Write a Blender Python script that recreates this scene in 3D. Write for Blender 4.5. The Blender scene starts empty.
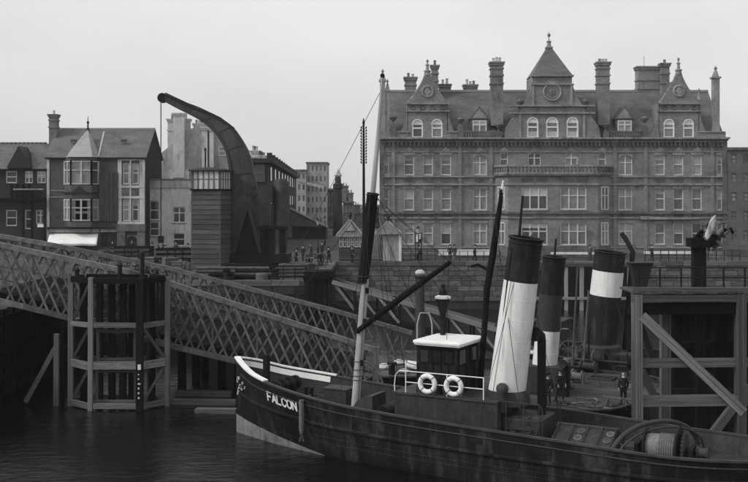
import bpy, math, random
from mathutils import Vector, Matrix
random.seed(7)
R = math.radians
sc = bpy.context.scene
col = sc.collection
# ------------------------------------------------------------------ camera
CH = 12.0                                   # camera height above the water
cam_d = bpy.data.cameras.new('camera'); cam = bpy.data.objects.new('camera', cam_d); col.objects.link(cam)
cam.location = (0, 0, CH); cam.rotation_euler = (R(90), 0, 0)
cam_d.sensor_width = 36.0; cam_d.lens = 36.0*1000/748; cam_d.shift_y = -41/748
cam_d.clip_end = 4000; cam_d.clip_start = 0.5
sc.camera = cam
# ------------------------------------------------------------------ sky
SUN_EL, SUN_AZ = 42, 248                    # azimuth clockwise from +Y: behind the camera, to its left
w = bpy.data.worlds.new('World'); sc.world = w; w.use_nodes = True
nt = w.node_tree; nt.nodes.clear()
out = nt.nodes.new('ShaderNodeOutputWorld'); bg = nt.nodes.new('ShaderNodeBackground')
sky = nt.nodes.new('ShaderNodeTexSky'); sky.sky_type = 'NISHITA'; sky.sun_disc = False
sky.sun_elevation = R(SUN_EL); sky.sun_rotation = R(SUN_AZ); sky.air_density = 1.0; sky.dust_density = 6.0; sky.ozone_density = 1.0
bw = nt.nodes.new('ShaderNodeRGBToBW')
tc = nt.nodes.new('ShaderNodeTexCoord'); cl = nt.nodes.new('ShaderNodeTexNoise'); cl.inputs['Scale'].default_value = 1.6; cl.inputs['Detail'].default_value = 5
mpp = nt.nodes.new('ShaderNodeMapping'); mpp.inputs['Scale'].default_value = (1, 1, 2.6)
mr = nt.nodes.new('ShaderNodeMapRange'); mr.inputs['From Min'].default_value = .3; mr.inputs['From Max'].default_value = .7
mr.inputs['To Min'].default_value = .84; mr.inputs['To Max'].default_value = 1.12
mul = nt.nodes.new('ShaderNodeMath'); mul.operation = 'MULTIPLY'
mixs = nt.nodes.new('ShaderNodeMix'); mixs.data_type = 'FLOAT'; mixs.inputs[0].default_value = .72; mixs.inputs[3].default_value = 6.1   # even cloud cover over the clear-sky gradient
nt.links.new(sky.outputs[0], bw.inputs[0]); nt.links.new(bw.outputs[0], mixs.inputs[2])
nt.links.new(tc.outputs['Generated'], mpp.inputs[0]); nt.links.new(mpp.outputs[0], cl.inputs['Vector']); nt.links.new(cl.outputs[0], mr.inputs[0])
nt.links.new(mixs.outputs[0], mul.inputs[0]); nt.links.new(mr.outputs[0], mul.inputs[1])
nt.links.new(mul.outputs[0], bg.inputs[0]); bg.inputs[1].default_value = .15
nt.links.new(bg.outputs[0], out.inputs[0])
# ------------------------------------------------------------------ sun (overcast: weak and very soft)
sd = bpy.data.lights.new('sun', 'SUN'); sd.energy = 1.5; sd.angle = R(11); sd.color = (1, .985, .94)
so = bpy.data.objects.new('sun', sd); col.objects.link(so)
sv = Vector((math.sin(R(SUN_AZ))*math.cos(R(SUN_EL)), math.cos(R(SUN_AZ))*math.cos(R(SUN_EL)), math.sin(R(SUN_EL))))
so.rotation_euler = sv.to_track_quat('Z', 'Y').to_euler(); so.location = (-30, -20, 60)
vs = sc.view_settings; vs.view_transform = 'Standard'; vs.look = 'None'; vs.exposure = 0.0; vs.gamma = 1.0; vs.use_curve_mapping = False
sc.cycles.volume_bounces = 1

# ------------------------------------------------------------------ materials
MATS = {}
def M(name, v, rough=.85, amp=.25, scale=.6, stretch=(1, 1, 1), rnd=.0, metal=0., gen=False, bump=0., fine=6., famp=.12, spec=.12, scuff=None, sstr=(1, 1, 1), sscale=2., sthr=.58):
    m = bpy.data.materials.new(name); m.use_nodes = True; n = m.node_tree.nodes; L = m.node_tree.links
    b = n['Principled BSDF']; b.inputs['Roughness'].default_value = rough; b.inputs['Metallic'].default_value = metal
    b.inputs['Specular IOR Level'].default_value = spec
    if gen: src = n.new('ShaderNodeTexCoord').outputs['Generated']
    else: src = n.new('ShaderNodeNewGeometry').outputs['Position']
    oi = n.new('ShaderNodeObjectInfo')
    mp = n.new('ShaderNodeMapping'); mp.inputs['Scale'].default_value = stretch
    L.new(src, mp.inputs['Vector'])
    vec = mp.outputs[0]
    if gen:
        ad = n.new('ShaderNodeVectorMath'); ad.operation = 'ADD'
        ms = n.new('ShaderNodeMath'); ms.operation = 'MULTIPLY'; ms.inputs[1].default_value = 40
        L.new(oi.outputs['Random'], ms.inputs[0]); L.new(vec, ad.inputs[0]); L.new(ms.outputs[0], ad.inputs[1]); vec = ad.outputs[0]
    def noise(s, d, a):
        t = n.new('ShaderNodeTexNoise'); t.inputs['Scale'].default_value = s; t.inputs['Detail'].default_value = d; t.inputs['Roughness'].default_value = .65
        L.new(vec, t.inputs['Vector'])
        r = n.new('ShaderNodeMapRange'); r.inputs['From Min'].default_value = .28; r.inputs['From Max'].default_value = .72
        r.inputs['To Min'].default_value = 1-a; r.inputs['To Max'].default_value = 1+a
        L.new(t.outputs[0], r.inputs[0]); return r.outputs[0], t
    def mulf(a, c):
        k = n.new('ShaderNodeMath'); k.operation = 'MULTIPLY'; L.new(a, k.inputs[0])
        if isinstance(c, float): k.inputs[1].default_value = c
        else: L.new(c, k.inputs[1])
        return k.outputs[0]
    a, t1 = noise(scale, 5, amp); c, t2 = noise(scale*fine, 4, famp)
    val = mulf(mulf(a, c), float(v))
    if rnd:
        r = n.new('ShaderNodeMapRange'); r.inputs['To Min'].default_value = 1-rnd; r.inputs['To Max'].default_value = 1+rnd
        L.new(oi.outputs['Random'], r.inputs[0]); val = mulf(val, r.outputs[0])
    if scuff is not None:      # worn or stained patches with a ragged edge
        m2 = n.new('ShaderNodeMapping'); m2.inputs['Scale'].default_value = sstr; L.new(vec if gen else src, m2.inputs['Vector'])
        t3 = n.new('ShaderNodeTexNoise'); t3.inputs['Scale'].default_value = sscale; t3.inputs['Detail'].default_value = 8; t3.inputs['Roughness'].default_value = .72
        L.new(m2.outputs[0], t3.inputs['Vector'])
        r3 = n.new('ShaderNodeMapRange'); r3.inputs['From Min'].default_value = sthr-.06; r3.inputs['From Max'].default_value = sthr+.1; L.new(t3.outputs[0], r3.inputs[0])
        mx = n.new('ShaderNodeMix'); mx.data_type = 'FLOAT'; L.new(r3.outputs[0], mx.inputs[0]); L.new(val, mx.inputs[2]); mx.inputs[3].default_value = scuff; val = mx.outputs[0]
    L.new(val, b.inputs['Base Color'])
    if bump:
        bp = n.new('ShaderNodeBump'); bp.inputs['Strength'].default_value = bump; bp.inputs['Distance'].default_value = .03
        L.new(t2.outputs[0], bp.inputs['Height']); L.new(bp.outputs[0], b.inputs['Normal'])
    MATS[name] = m; return m
brick = M('hotel_brick', 0.205, amp=.3, scale=.45, stretch=(.7, .7, 1.6), fine=11, famp=.3, scuff=.085, sstr=(1, 1, .35), sscale=.5, sthr=.6, bump=.25)
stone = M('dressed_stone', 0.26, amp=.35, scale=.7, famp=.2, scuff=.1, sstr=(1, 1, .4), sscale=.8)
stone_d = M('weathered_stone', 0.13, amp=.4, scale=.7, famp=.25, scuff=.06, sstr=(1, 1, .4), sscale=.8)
slate = M('slate', 0.12, rough=.6, amp=.3, scale=.5, stretch=(.8, .8, 2.2), fine=10, famp=.35, scuff=.15, sscale=1.2, sthr=.66)
slate_l = M('lead_sheet', .30, rough=.5, amp=.15, scale=.7)
chim = M('chimney_brick', 0.16, amp=.25, scale=.8, fine=6, famp=.2)
pale = M('pale_pot', .45, amp=.2)
white = M('white_paint', .78, rough=.5, amp=.08, scale=1.2, famp=.06)
white_s = M('soiled_white_paint', .72, rough=.55, amp=.16, scale=.7, stretch=(2.2, 2.2, .3), famp=.1, scuff=.42, sstr=(2, 2, .16), sscale=1.6, sthr=.62)
frame_w = M('window_paint', 0.62, rough=.6, amp=.1)
blind = M('window_blind', 0.36, amp=.15, rnd=.3)
glass = M('sky_grey_glass', 0.17, rough=.08, amp=.5, scale=.5, rnd=.75, spec=.6)  # opaque; grey base stands in for sky reflected in the panes
glass_d = M('dark_glass', .03, rough=.06, amp=.4, rnd=.5, spec=.6)
hbrick = M('house_brick', 0.085, amp=.35, scale=.6, stretch=(.7, .7, 1.6), fine=11, famp=.3, scuff=.11, sstr=(1, 1, .3), sscale=.6, sthr=.62)
hbrick_d = M('dark_house_brick', 0.028, amp=.35, scale=.5, fine=10, famp=.2)  # gable wall of the corner house, darker than its front
render_w = M('lime_render', 0.5, amp=.2, scale=.6, stretch=(1, 1, .5), scuff=.2, sstr=(1, 1, .25), sscale=.9, sthr=.58)
render_g = M('grey_render', 0.36, amp=.22, scale=.5, stretch=(1, 1, .5), scuff=.16, sstr=(1, 1, .25), sscale=.8, sthr=.57)
canvas = M('canvas', .8, amp=.08, scale=1.)
shopdark = M('shopfront_paint', 0.028, rough=.5, amp=.2)
timber = M('weathered_timber', 0.085, gen=True, stretch=(3, 3, .6), scale=1.7, amp=.6, rnd=.4, fine=5, famp=.45, bump=.6, scuff=.17, sstr=(1, 1, .5), sscale=2.2, sthr=.6)
timber_l = M('pale_timber', 0.165, gen=True, stretch=(3, 3, .6), scale=1.7, amp=.55, rnd=.3, fine=5, famp=.45, bump=.6, scuff=.04, sstr=(1, 1, .6), sscale=2., sthr=.58)
timber_d = M('tarred_timber', .012, gen=True, stretch=(6, 6, 1.2), scale=1.5, amp=.5, rnd=.5, fine=5, famp=.4, rough=.85, spec=.03, bump=.4, scuff=.022, sstr=(1, 1, .5), sscale=2., sthr=.6)
timber_b = M('bleached_timber', .27, gen=True, stretch=(3, 3, .6), scale=1.7, amp=.4, rnd=.25, fine=5, famp=.4, scuff=.1, sscale=2.)
board = M('weatherboard', .07, gen=True, stretch=(1, 5, 3), scale=2, amp=.45, rnd=.3, fine=6, famp=.35, scuff=.13, sscale=1.5, sthr=.6)
plank = M('deck_plank', .06, gen=True, stretch=(1.2, 6, 6), scale=2, amp=.45, rnd=.4, fine=5, famp=.4, scuff=.13, sscale=1., sthr=.6)
iron = M('dark_iron', 0.014, rough=.55, amp=.4, scale=1.5)
iron_g = M('grey_iron', 0.05, rough=.55, amp=.35, scale=1.1, stretch=(1, 1, .4))
crane_p = M('crane_plate', 0.06, rough=.55, amp=.4, scale=.6, stretch=(1, 1, .5), fine=7, famp=.3, scuff=.065, sstr=(1, 1, .3), sscale=1.2, sthr=.58)
lattice = M('lattice_paint', 0.12, rough=.6, amp=.4, rnd=.35, scale=2, fine=5, famp=.3, scuff=.06, sscale=2.5, sthr=.6)
hull_k = M('black_hull_paint', .012, rough=.5, amp=.5, scale=.8, stretch=(1, 1, .25), fine=6, famp=.4, spec=.15, scuff=.05, sstr=(1, 1, .22), sscale=1.6, sthr=.57, bump=.15)
hull_g = M('boot_topping_paint', .2, rough=.7, amp=.3, scale=1.5, scuff=.08, sstr=(1, 1, .4), sscale=2., sthr=.58)
deckh = M('deckhouse_paint', 0.036, rough=.6, amp=.35, scale=1.2, stretch=(1, 1, .5), famp=.25, scuff=.07, sstr=(1, 1, .25), sscale=1.8, sthr=.6)
wood_v = M('varnished_wood', 0.018, rough=.35, amp=.3, scale=3)
funnel_k = M('funnel_black', .017, rough=.6, amp=.5, scale=1.2, stretch=(1, 1, .3), famp=.3, scuff=.05, sstr=(1, 1, .2), sscale=2., sthr=.6)
funnel_g = M('funnel_grey', 0.045, rough=.55, amp=.2, scale=1.2, stretch=(1, 1, .3))
mast_l = M('scraped_pine', .38, rough=.5, amp=.25, scale=3, stretch=(1, 1, .2))
rope_m = M('rope', .14, amp=.3, scale=8)
wire_m = M('wire', .03, rough=.6, amp=.2)
qstone = M('quay_stone', .11, gen=True, scale=1.5, amp=.4, rnd=.35, fine=5, famp=.3, scuff=.05, sscale=2., sthr=.6)
qstone_d = M('dark_quay_stone', .035, gen=True, scale=1.5, amp=.45, rnd=.4, fine=5, famp=.3)  # darker stones for the left wall behind the lattice bridge
joint = M('quay_joint', 0.04, amp=.3)
ground_m = M('quay_paving', .06, amp=.45, scale=.5, fine=8, famp=.35, scuff=.12, sscale=.5, sthr=.6)
cloth_d = M('dark_cloth', .025, amp=.3, rnd=.4)
cloth_m = M('grey_cloth', .07, amp=.3, rnd=.5)
skin = M('skin', .38, amp=.1)
cwhite = M('white_cloth', .65, amp=.1)
far_p = M('haze_pale_wall', .3, amp=.25, scale=.3)  # far blocks: haze put into the wall colour by lightening it
far_b = M('distant_brick', 0.13, amp=.25, scale=.3)
far_d = M('distant_dark_brick', 0.035, amp=.3, scale=.4)

# ------------------------------------------------------------------ mesh helpers
class MB:
    def __init__(s): s.v = []; s.f = []
    def add(s, vs_, fs): o = len(s.v); s.v += [tuple(p) for p in vs_]; s.f += [tuple(i+o for i in f) for f in fs]; return s
    def box(s, x0, x1, y0, y1, z0, z1):
        return s.add([(x0,y0,z0),(x1,y0,z0),(x1,y1,z0),(x0,y1,z0),(x0,y0,z1),(x1,y0,z1),(x1,y1,z1),(x0,y1,z1)],
              [(0,3,2,1),(4,5,6,7),(0,1,5,4),(1,2,6,5),(2,3,7,6),(3,0,4,7)])
    def taper(s, cx, cy, z0, z1, a0, b0, a1, b1):
        return s.add([(cx-a0,cy-b0,z0),(cx+a0,cy-b0,z0),(cx+a0,cy+b0,z0),(cx-a0,cy+b0,z0),(cx-a1,cy-b1,z1),(cx+a1,cy-b1,z1),(cx+a1,cy+b1,z1),(cx-a1,cy+b1,z1)],
              [(0,3,2,1),(4,5,6,7),(0,1,5,4),(1,2,6,5),(2,3,7,6),(3,0,4,7)])
    def beam(s, p, q, a, b):
        p = Vector(p); q = Vector(q); d = (q-p).normalized()
        u = d.cross(Vector((0, 0, 1)));
        if u.length < 1e-3: u = Vector((1, 0, 0))
        u.normalize(); v = u.cross(d)
        c = [u*a/2*i+v*b/2*j for i, j in ((-1,-1),(1,-1),(1,1),(-1,1))]
        return s.add([p+k for k in c]+[q+k for k in c], [(0,3,2,1),(4,5,6,7),(0,1,5,4),(1,2,6,5),(2,3,7,6),(3,0,4,7)])
    def tube(s, pts, rs, n=8, caps=True):
        pts = [Vector(p) for p in pts]
        if not hasattr(rs, '__len__'): rs = [rs]*len(pts)
        o = len(s.v); prev = None
        for i, p in enumerate(pts):
            d = (pts[min(i+1, len(pts)-1)]-pts[max(i-1, 0)]).normalized()
            if prev is None:
                u = d.cross(Vector((0, 1, 0)))
                if u.length < .1: u = d.cross(Vector((1, 0, 0)))
            else: u = prev-d*prev.dot(d)
            u.normalize(); prev = u; v = d.cross(u)
            for k in range(n):
                a = 2*math.pi*k/n; s.v.append(tuple(p+(u*math.cos(a)+v*math.sin(a))*rs[i]))
        for i in range(len(pts)-1):
            for k in range(n):
                s.f.append((o+i*n+k, o+i*n+(k+1)%n, o+(i+1)*n+(k+1)%n, o+(i+1)*n+k))
        if caps:
            s.f.append(tuple(o+k for k in reversed(range(n)))); s.f.append(tuple(o+(len(pts)-1)*n+k for k in range(n)))
        return s
    def lathe(s, prof, c=(0, 0, 0), n=16):
        return s.tube([(c[0], c[1], c[2]+z) for r, z in prof], [max(r, .002) for r, z in prof], n)
    def prism(s, poly, y0, y1):            # polygon in XZ pulled along Y
        n = len(poly)
        return s.add([(x, y0, z) for x, z in poly]+[(x, y1, z) for x, z in poly],
              [tuple(range(n)), tuple(reversed(range(n, 2*n)))]+[(i, n+i, n+(i+1) % n, (i+1) % n) for i in range(n)])
    def prismz(s, poly, z0, z1):
        n = len(poly)
        return s.add([(x, y, z0) for x, y in poly]+[(x, y, z1) for x, y in poly],
              [tuple(reversed(range(n))), tuple(range(n, 2*n))]+[(i, (i+1) % n, n+(i+1) % n, n+i) for i in range(n)])
    def torus(s, c, U, V, r, t, n=24, m=8, a0=0., a1=360.):
        c = Vector(c); U = Vector(U).normalized(); V = Vector(V).normalized(); W = U.cross(V); o = len(s.v)
        full = abs(a1-a0) >= 359.9; cnt = n if full else n+1
        for i in range(cnt):
            a = R(a0+(a1-a0)*i/n); d = U*math.cos(a)+V*math.sin(a)
            for j in range(m):
                b = 2*math.pi*j/m; s.v.append(tuple(c+d*(r+t*math.cos(b))+W*t*math.sin(b)))
        for i in range(n):
            for j in range(m):
                k = (i+1) % cnt; s.f.append((o+i*m+j, o+k*m+j, o+k*m+(j+1) % m, o+i*m+(j+1) % m))
        return s
    def ball(s, c, r, n=10, m=6, sz=1.):
        return s.lathe([(r*math.sin(math.pi*i/m), -r*sz*math.cos(math.pi*i/m)) for i in range(m+1)], c, n)
    def build(s, name, mat, parent=None, smooth=False, local=False):
        me = bpy.data.meshes.new(name)
        off = OFF.get(parent.name, Vector((0, 0, 0))) if (parent and not local) else Vector((0, 0, 0))
        me.from_pydata([tuple(Vector(p)-off) for p in s.v], [], s.f); me.update()
        import bmesh
        bm = bmesh.new(); bm.from_mesh(me); bmesh.ops.recalc_face_normals(bm, faces=bm.faces); bm.to_mesh(me); bm.free()
        if smooth:
            for p in me.polygons: p.use_smooth = True
            try: me.set_sharp_from_angle(angle=R(40))
            except Exception: pass
        me.materials.append(mat)
        o = bpy.data.objects.new(name, me); col.objects.link(o)
        if parent:
            o.parent = parent
            if not local: OFF[o.name] = off
        return o
OFF = {}
def tag(o, label, cat, group=None):
    o['label'] = label; o['category'] = cat
    if group: o['group'] = group
    return o
def thing(name, label, cat, loc=(0, 0, 0), rz=0., group=None):
    o = bpy.data.objects.new(name, None); col.objects.link(o); o.location = loc; o.rotation_euler = (0, 0, rz); o.empty_display_size = .3
    OFF[o.name] = Vector(loc); return tag(o, label, cat, group)
def struct(o): o['kind'] = 'structure'; return o
def stuff(o): o['kind'] = 'stuff'; return o
UNIT = {}; JR = random.Random(21)
def unit_mesh(mat, bev=.0):
    key = (mat.name, bev)
    if key not in UNIT:
        me = bpy.data.meshes.new('block_'+mat.name)
        b = MB().box(-.5, .5, -.5, .5, -.5, .5); me.from_pydata(b.v, [], b.f); me.update(); me.materials.append(mat); UNIT[key] = me
    return UNIT[key]
def ub(name, p, q, a, b, mat, parent, jit=0.):
    """one straight timber or bar as an object of its own: a = width across, b = depth"""
    p = Vector(p); q = Vector(q)
    if mat.name.endswith('timber') and a > .15:      # hand-hewn: nothing quite true
        p += Vector((JR.uniform(-.03, .03), JR.uniform(-.02, .02), JR.uniform(-.03, .03))); q += Vector((JR.uniform(-.03, .03), JR.uniform(-.02, .02), JR.uniform(-.04, .04))); a *= JR.uniform(.9, 1.1)
    d = q-p; L = d.length; d.normalize()
    u = d.cross(Vector((0, 1, 0)))
    if u.length < 1e-2: u = d.cross(Vector((1, 0, 0)))
    u.normalize(); v = d.cross(u)
    m = Matrix((u, v, d)).transposed().to_4x4()
    o = bpy.data.objects.new(name, unit_mesh(mat)); col.objects.link(o)
    off = OFF.get(parent.name, Vector((0, 0, 0))) if parent else Vector((0, 0, 0))
    o.matrix_local = Matrix.Translation((p+q)/2-off) @ m @ Matrix.Diagonal((a, b, L, 1))
    if parent: o.parent = parent
    return o
def ublock(name, x0, x1, y0, y1, z0, z1, mat, parent):
    o = bpy.data.objects.new(name, unit_mesh(mat)); col.objects.link(o)
    off = OFF.get(parent.name, Vector((0, 0, 0))) if parent else Vector((0, 0, 0))
    o.location = Vector(((x0+x1)/2, (y0+y1)/2, (z0+z1)/2))-off; o.scale = (x1-x0, y1-y0, z1-z0)
    if parent: o.parent = parent
    return o
def X(px, Y): return (px-374)*Y/1000
def Z(py, Y): return CH-(py-200)*Y/1000
def facade(mb, x0, x1, z0, z1, openings, Y, depth=.25):
    """wall skin with real openings and reveals, in the plane Y, reveals going back (+Y)"""
    xs = sorted({x0, x1, *[o[0] for o in openings], *[o[1] for o in openings]}); zs = sorted({z0, z1, *[o[2] for o in openings], *[o[3] for o in openings]})
    for i in range(len(xs)-1):
        for j in range(len(zs)-1):
            cx, cz = (xs[i]+xs[i+1])/2, (zs[j]+zs[j+1])/2
            if any(o[0] < cx < o[1] and o[2] < cz < o[3] for o in openings): continue
            mb.add([(xs[i],Y,zs[j]),(xs[i+1],Y,zs[j]),(xs[i+1],Y,zs[j+1]),(xs[i],Y,zs[j+1])], [(0,1,2,3)])
    for a, b, c, d in openings:
        mb.add([(a,Y,c),(b,Y,c),(b,Y,d),(a,Y,d),(a,Y+depth,c),(b,Y+depth,c),(b,Y+depth,d),(a,Y+depth,d)],
               [(0,1,5,4),(1,2,6,5),(2,3,7,6),(3,0,4,7)])
def window(parent, a, b, c, d, Y, lights=1, arch=False, sash=True, fr=.07, blindf=None, g=None, fm=None, sill=None, rec=.18, bars=0, am=None):
    """window set back in its opening: frame + pane (+ blind, + sill)"""
    m = MB(); y0, y1 = Y+rec-.05, Y+rec+.05
    m.box(a, a+fr, y0, y1, c, d).box(b-fr, b, y0, y1, c, d).box(a+fr, b-fr, y0, y1, c, c+fr).box(a+fr, b-fr, y0, y1, d-fr, d)
    for i in range(1, lights):
        x = a+(b-a)*i/lights; m.box(x-fr*.6, x+fr*.6, y0-.01, y1-.01, c+fr, d-fr)
    if sash:
        z = c+(d-c)*(.52 if lights == 1 else .62); m.box(a+fr, b-fr, y0-.005, y1-.005, z-fr*.5, z+fr*.5)
    for i in range(bars):
        x = a+(b-a)*(i+1)/(bars+1); m.box(x-.02, x+.02, y0+.005, y1-.005, c+fr, d-fr)
    o = m.build('window', fm or frame_w, parent)
    MB().add([(a,y1-.02,c),(b,y1-.02,c),(b,y1-.02,d),(a,y1-.02,d)], [(0,1,2,3)]).build('pane', g or glass, o)
    if arch:
        n = 8; r = (b-a)/2; cx = (a+b)/2; h = min(r, (d-c)*.3)
        pts = [(cx-r*math.cos(math.pi*i/n), d-h+h*math.sin(math.pi*i/n)) for i in range(n+1)]
        mm = MB()
        for i in range(n):
            p, q = pts[i], pts[i+1]
            mm.add([(p[0],Y-.03,p[1]),(q[0],Y-.03,q[1]),(q[0],Y-.03,d+.06),(p[0],Y-.03,d+.06)], [(0,1,2,3)])
            mm.add([(p[0],Y-.03,p[1]),(q[0],Y-.03,q[1]),(q[0],Y+rec,q[1]),(p[0],Y+rec,p[1])], [(0,1,2,3)])
        mm.build('arch_head', am or stone, o)
        if am: MB().tube([(p[0]*.0+cx+(p[0]-cx)*.93, Y+.02, p[1]-.05) for p in pts], .085, 6).build('arch_frame', fm, o)
    if blindf:
        z = d-fr-(d-c-2*fr)*blindf
        MB().box(a+fr, b-fr, y1-.045, y1-.03, z, d-fr).build('blind', blind, o)
    if sill: MB().box(a-.12, b+.12, Y-.12, Y+.1, c-.14, c-.003).build('sill', sill, o)
    return o
def chimney(parent, cx, cy, z0, z1, wx, wy, mat, pots=3, bands=(.12, .45), name='chimney', taperf=1.):
    m = MB().taper(cx, cy, z0, z1, wx/2, wy/2, wx/2*taperf, wy/2*taperf); h = z1-z0
    m.box(cx-wx/2-.12, cx+wx/2+.12, cy-wy/2-.12, cy+wy/2+.12, z1-.35, z1-.1).box(cx-wx/2-.2, cx+wx/2+.2, cy-wy/2-.2, cy+wy/2+.2, z1-.1, z1+.08)
    for b in bands: m.box(cx-wx/2-.09, cx+wx/2+.09, cy-wy/2-.09, cy+wy/2+.09, z1-b*h-.12, z1-b*h+.06)
    o = m.build(name, mat, parent)
    for i in range(pots):
        x = cx+(i-(pots-1)/2)*wx*.8/max(pots, 1); h = random.uniform(.4, .75)
        MB().lathe([(.17, 0), (.14, h*.8), (.19, h*.85), (.17, h)], (x, cy, z1+.08), 8).build('chimney_pot', pale if random.random() < .5 else chim, o, smooth=True)
    return o
# ================================================================== SETTING
QZ = 5.2
m = MB().add([(-900,-200,0),(900,-200,0),(900,1500,0),(-900,1500,0)], [(0,1,2,3)])
wat = struct(m.build('water', iron))
wm = bpy.data.materials.new('harbour_water'); wm.use_nodes = True; n = wm.node_tree.nodes; L = wm.node_tree.links
b = n['Principled BSDF']; b.inputs['Base Color'].default_value = (.004,.004,.004,1); b.inputs['Roughness'].default_value = .07; b.inputs['IOR'].default_value = 1.33
b.inputs['Specular IOR Level'].default_value = .5
g = n.new('ShaderNodeNewGeometry'); bp = n.new('ShaderNodeBump'); bp.inputs['Strength'].default_value = .32; bp.inputs['Distance'].default_value = .25
t1 = n.new('ShaderNodeTexNoise'); t1.inputs['Scale'].default_value = .9; t1.inputs['Detail'].default_value = 6; t1.inputs['Roughness'].default_value = .6
mp = n.new('ShaderNodeMapping'); mp.inputs['Scale'].default_value = (1, 1.5, 1); L.new(g.outputs['Position'], mp.inputs[0]); L.new(mp.outputs[0], t1.inputs['Vector'])
L.new(t1.outputs[0], bp.inputs['Height']); L.new(bp.outputs[0], b.inputs['Normal']); wat.data.materials[0] = wm
# quay: ground sheet with a step forward on the left
qpoly = [(-900,1500),(-900,-150),(-23,-150),(-23,84),(-4.3,84),(-4.3,110),(900,110),(900,1500)]
m = MB().add([(x, y, QZ) for x, y in qpoly], [tuple(range(8))]); struct(m.build('quay_ground', ground_m))
m = MB()
e = [(-23,-150),(-23,84),(-4.3,84),(-4.3,110),(900,110)]
for (xa, ya), (xb, yb) in zip(e[:-1], e[1:]): m.add([(xa,ya,-2),(xb,yb,-2),(xb,yb,QZ-.004),(xa,ya,QZ-.004)], [(0,1,2,3)])
qw = m.build('quay_wall', joint); struct(qw)
# individual stones of the quay wall in front of the big building
rnd = random.Random(3)
for r_ in range(7):
    z1 = QZ-.42-r_*.56; x = -4.25-(r_ % 2)*.0
    while x < 47:
        ln = rnd.uniform(1.0, 1.9)
        px0, px1 = 374+x/110*1000, 374+(x+ln)/110*1000
        if (px0 < 530 or px0 > 636) and px0 < 755:
            ublock('stone', x, x+ln-.05, 109.9-rnd.uniform(0, .07), 110.0, z1-.52, z1, qstone, qw)
        x += ln
x = -4.4
while x < 47:
    ublock('coping_stone', x, x+2.35, 109.78, 110.7, QZ-.4, QZ+.03+rnd.uniform(0, .03), qstone, qw); x += 2.4
y = 84.0
while y < 109: ublock('coping_stone', -4.9, -4.15, y, y+2.35, QZ-.4, QZ+.03, qstone, qw); y += 2.4
x = -23.
while x < -5: ublock('coping_stone', x, x+2.35, 83.8, 84.6, QZ-.4, QZ+.03, qstone, qw); x += 2.4
for r_ in range(6):
    z1 = QZ-.42-r_*.75; x = -22.9
    while x < -5:
        ln = rnd.uniform(1.3, 2.2); ublock('stone', x, min(x+ln-.06, -4.35), 83.88-rnd.uniform(0, .06), 84.0, z1-.7, z1, qstone_d, qw); x += ln
# hills / far ground are hidden by buildings

# ================================================================== BIG HOTEL-LIKE CHAMBERS
HY = 118.
fx = lambda p: X(p, HY); fz = lambda p: Z(p, HY)
hotel = thing('office_building', 'large four storey brick building with three gables facing the quay', 'building', (fx(553), HY, QZ))
open_, wins = [], []
rows = [(155, 175), (188.5, 210), (223, 244.5)]
singles = [404, 423, 441, 655, 673.5, 692]
for ri, (ya, yb) in enumerate(rows):
    for s_ in singles: wins.append((s_, s_+10, ya, yb, 1, False))
    for s_ in (473, 618.5): wins.append((s_, s_+14, ya, yb, 2, ri == 0))
    for s_ in (383.5, 717): wins.append((s_, s_+5.5, ya, yb, 1, False))
for a, b_, l in ((500, 508, 1), (528, 541, 2), (565, 578, 2), (598, 606, 1)): wins.append((a, b_, 153, 166, l, True))
for a, b_, ya, yb, l, ar in wins: open_.append((fx(a), fx(b_), fz(yb), fz(ya)))
m = MB(); facade(m, fx(381), fx(725), QZ, fz(138), open_, HY, .3)
m.add([(fx(381),HY,QZ),(fx(381),HY+13,QZ),(fx(381),HY+13,fz(138)),(fx(381),HY,fz(138))], [(0,1,2,3)])
m.add([(fx(725),HY,QZ),(fx(725),HY+13,QZ),(fx(725),HY+13,fz(138)),(fx(725),HY,fz(138))], [(0,1,2,3)])
m.add([(fx(381),HY+13,QZ),(fx(725),HY+13,QZ),(fx(725),HY+13,fz(138)),(fx(381),HY+13,fz(138))], [(0,1,2,3)])
m.build('wall', brick, hotel)
rw = random.Random(11)
for a, b_, ya, yb, l, ar in wins:
    bl = rw.choice([None, None, None, .25, .45]); 
    window(hotel, fx(a), fx(b_), fz(yb), fz(ya), HY, l, ar, fr=.1, blindf=bl, sill=stone)
    x0, x1, z1 = fx(a), fx(b_), fz(ya)
    # lintel / hood over each window
    if not ar: MB().box(x0-.15, x1+.15, HY-.07, HY+.05, z1+.003, z1+.25).build('lintel', stone, hotel)
# string courses and cornices
def band(ya, yb, proud, mat=stone, x0=381, x1=725, name='string_course', Y=HY):
    return MB().box(fx(x0)-proud*.5, fx(x1)+proud*.5, Y-proud, Y+.1, fz(yb), fz(ya)).build(name, mat, hotel)
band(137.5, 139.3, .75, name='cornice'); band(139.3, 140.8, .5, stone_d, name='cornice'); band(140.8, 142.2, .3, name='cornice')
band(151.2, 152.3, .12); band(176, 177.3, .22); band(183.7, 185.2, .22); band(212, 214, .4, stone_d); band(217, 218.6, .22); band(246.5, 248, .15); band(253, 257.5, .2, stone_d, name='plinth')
m = MB()
p = 384.
while p < 724: m.box(fx(p), fx(p+2), HY-.32, HY, fz(146.5), fz(142.3)); p += 4.2
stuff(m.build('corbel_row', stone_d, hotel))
m = MB()
for s_ in [a+5 for a in singles]+[480, 625.5, 504, 534.5, 571.5, 602]:
    m.prism([(fx(s_-4.6), fz(151)), (fx(s_+4.6), fz(151)), (fx(s_), fz(146.7))], HY-.14, HY+.05)
stuff(m.build('gablet_row', stone, hotel))
for s_ in [a+5 for a in singles]+[480, 625.5]:
    for row in (180.5, 215.3):
        MB().box(fx(s_-5), fx(s_+5), HY-.05, HY+.03, fz(row+1.6), fz(row-1.6)).build('carved_panel', stone_d, hotel)
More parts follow.
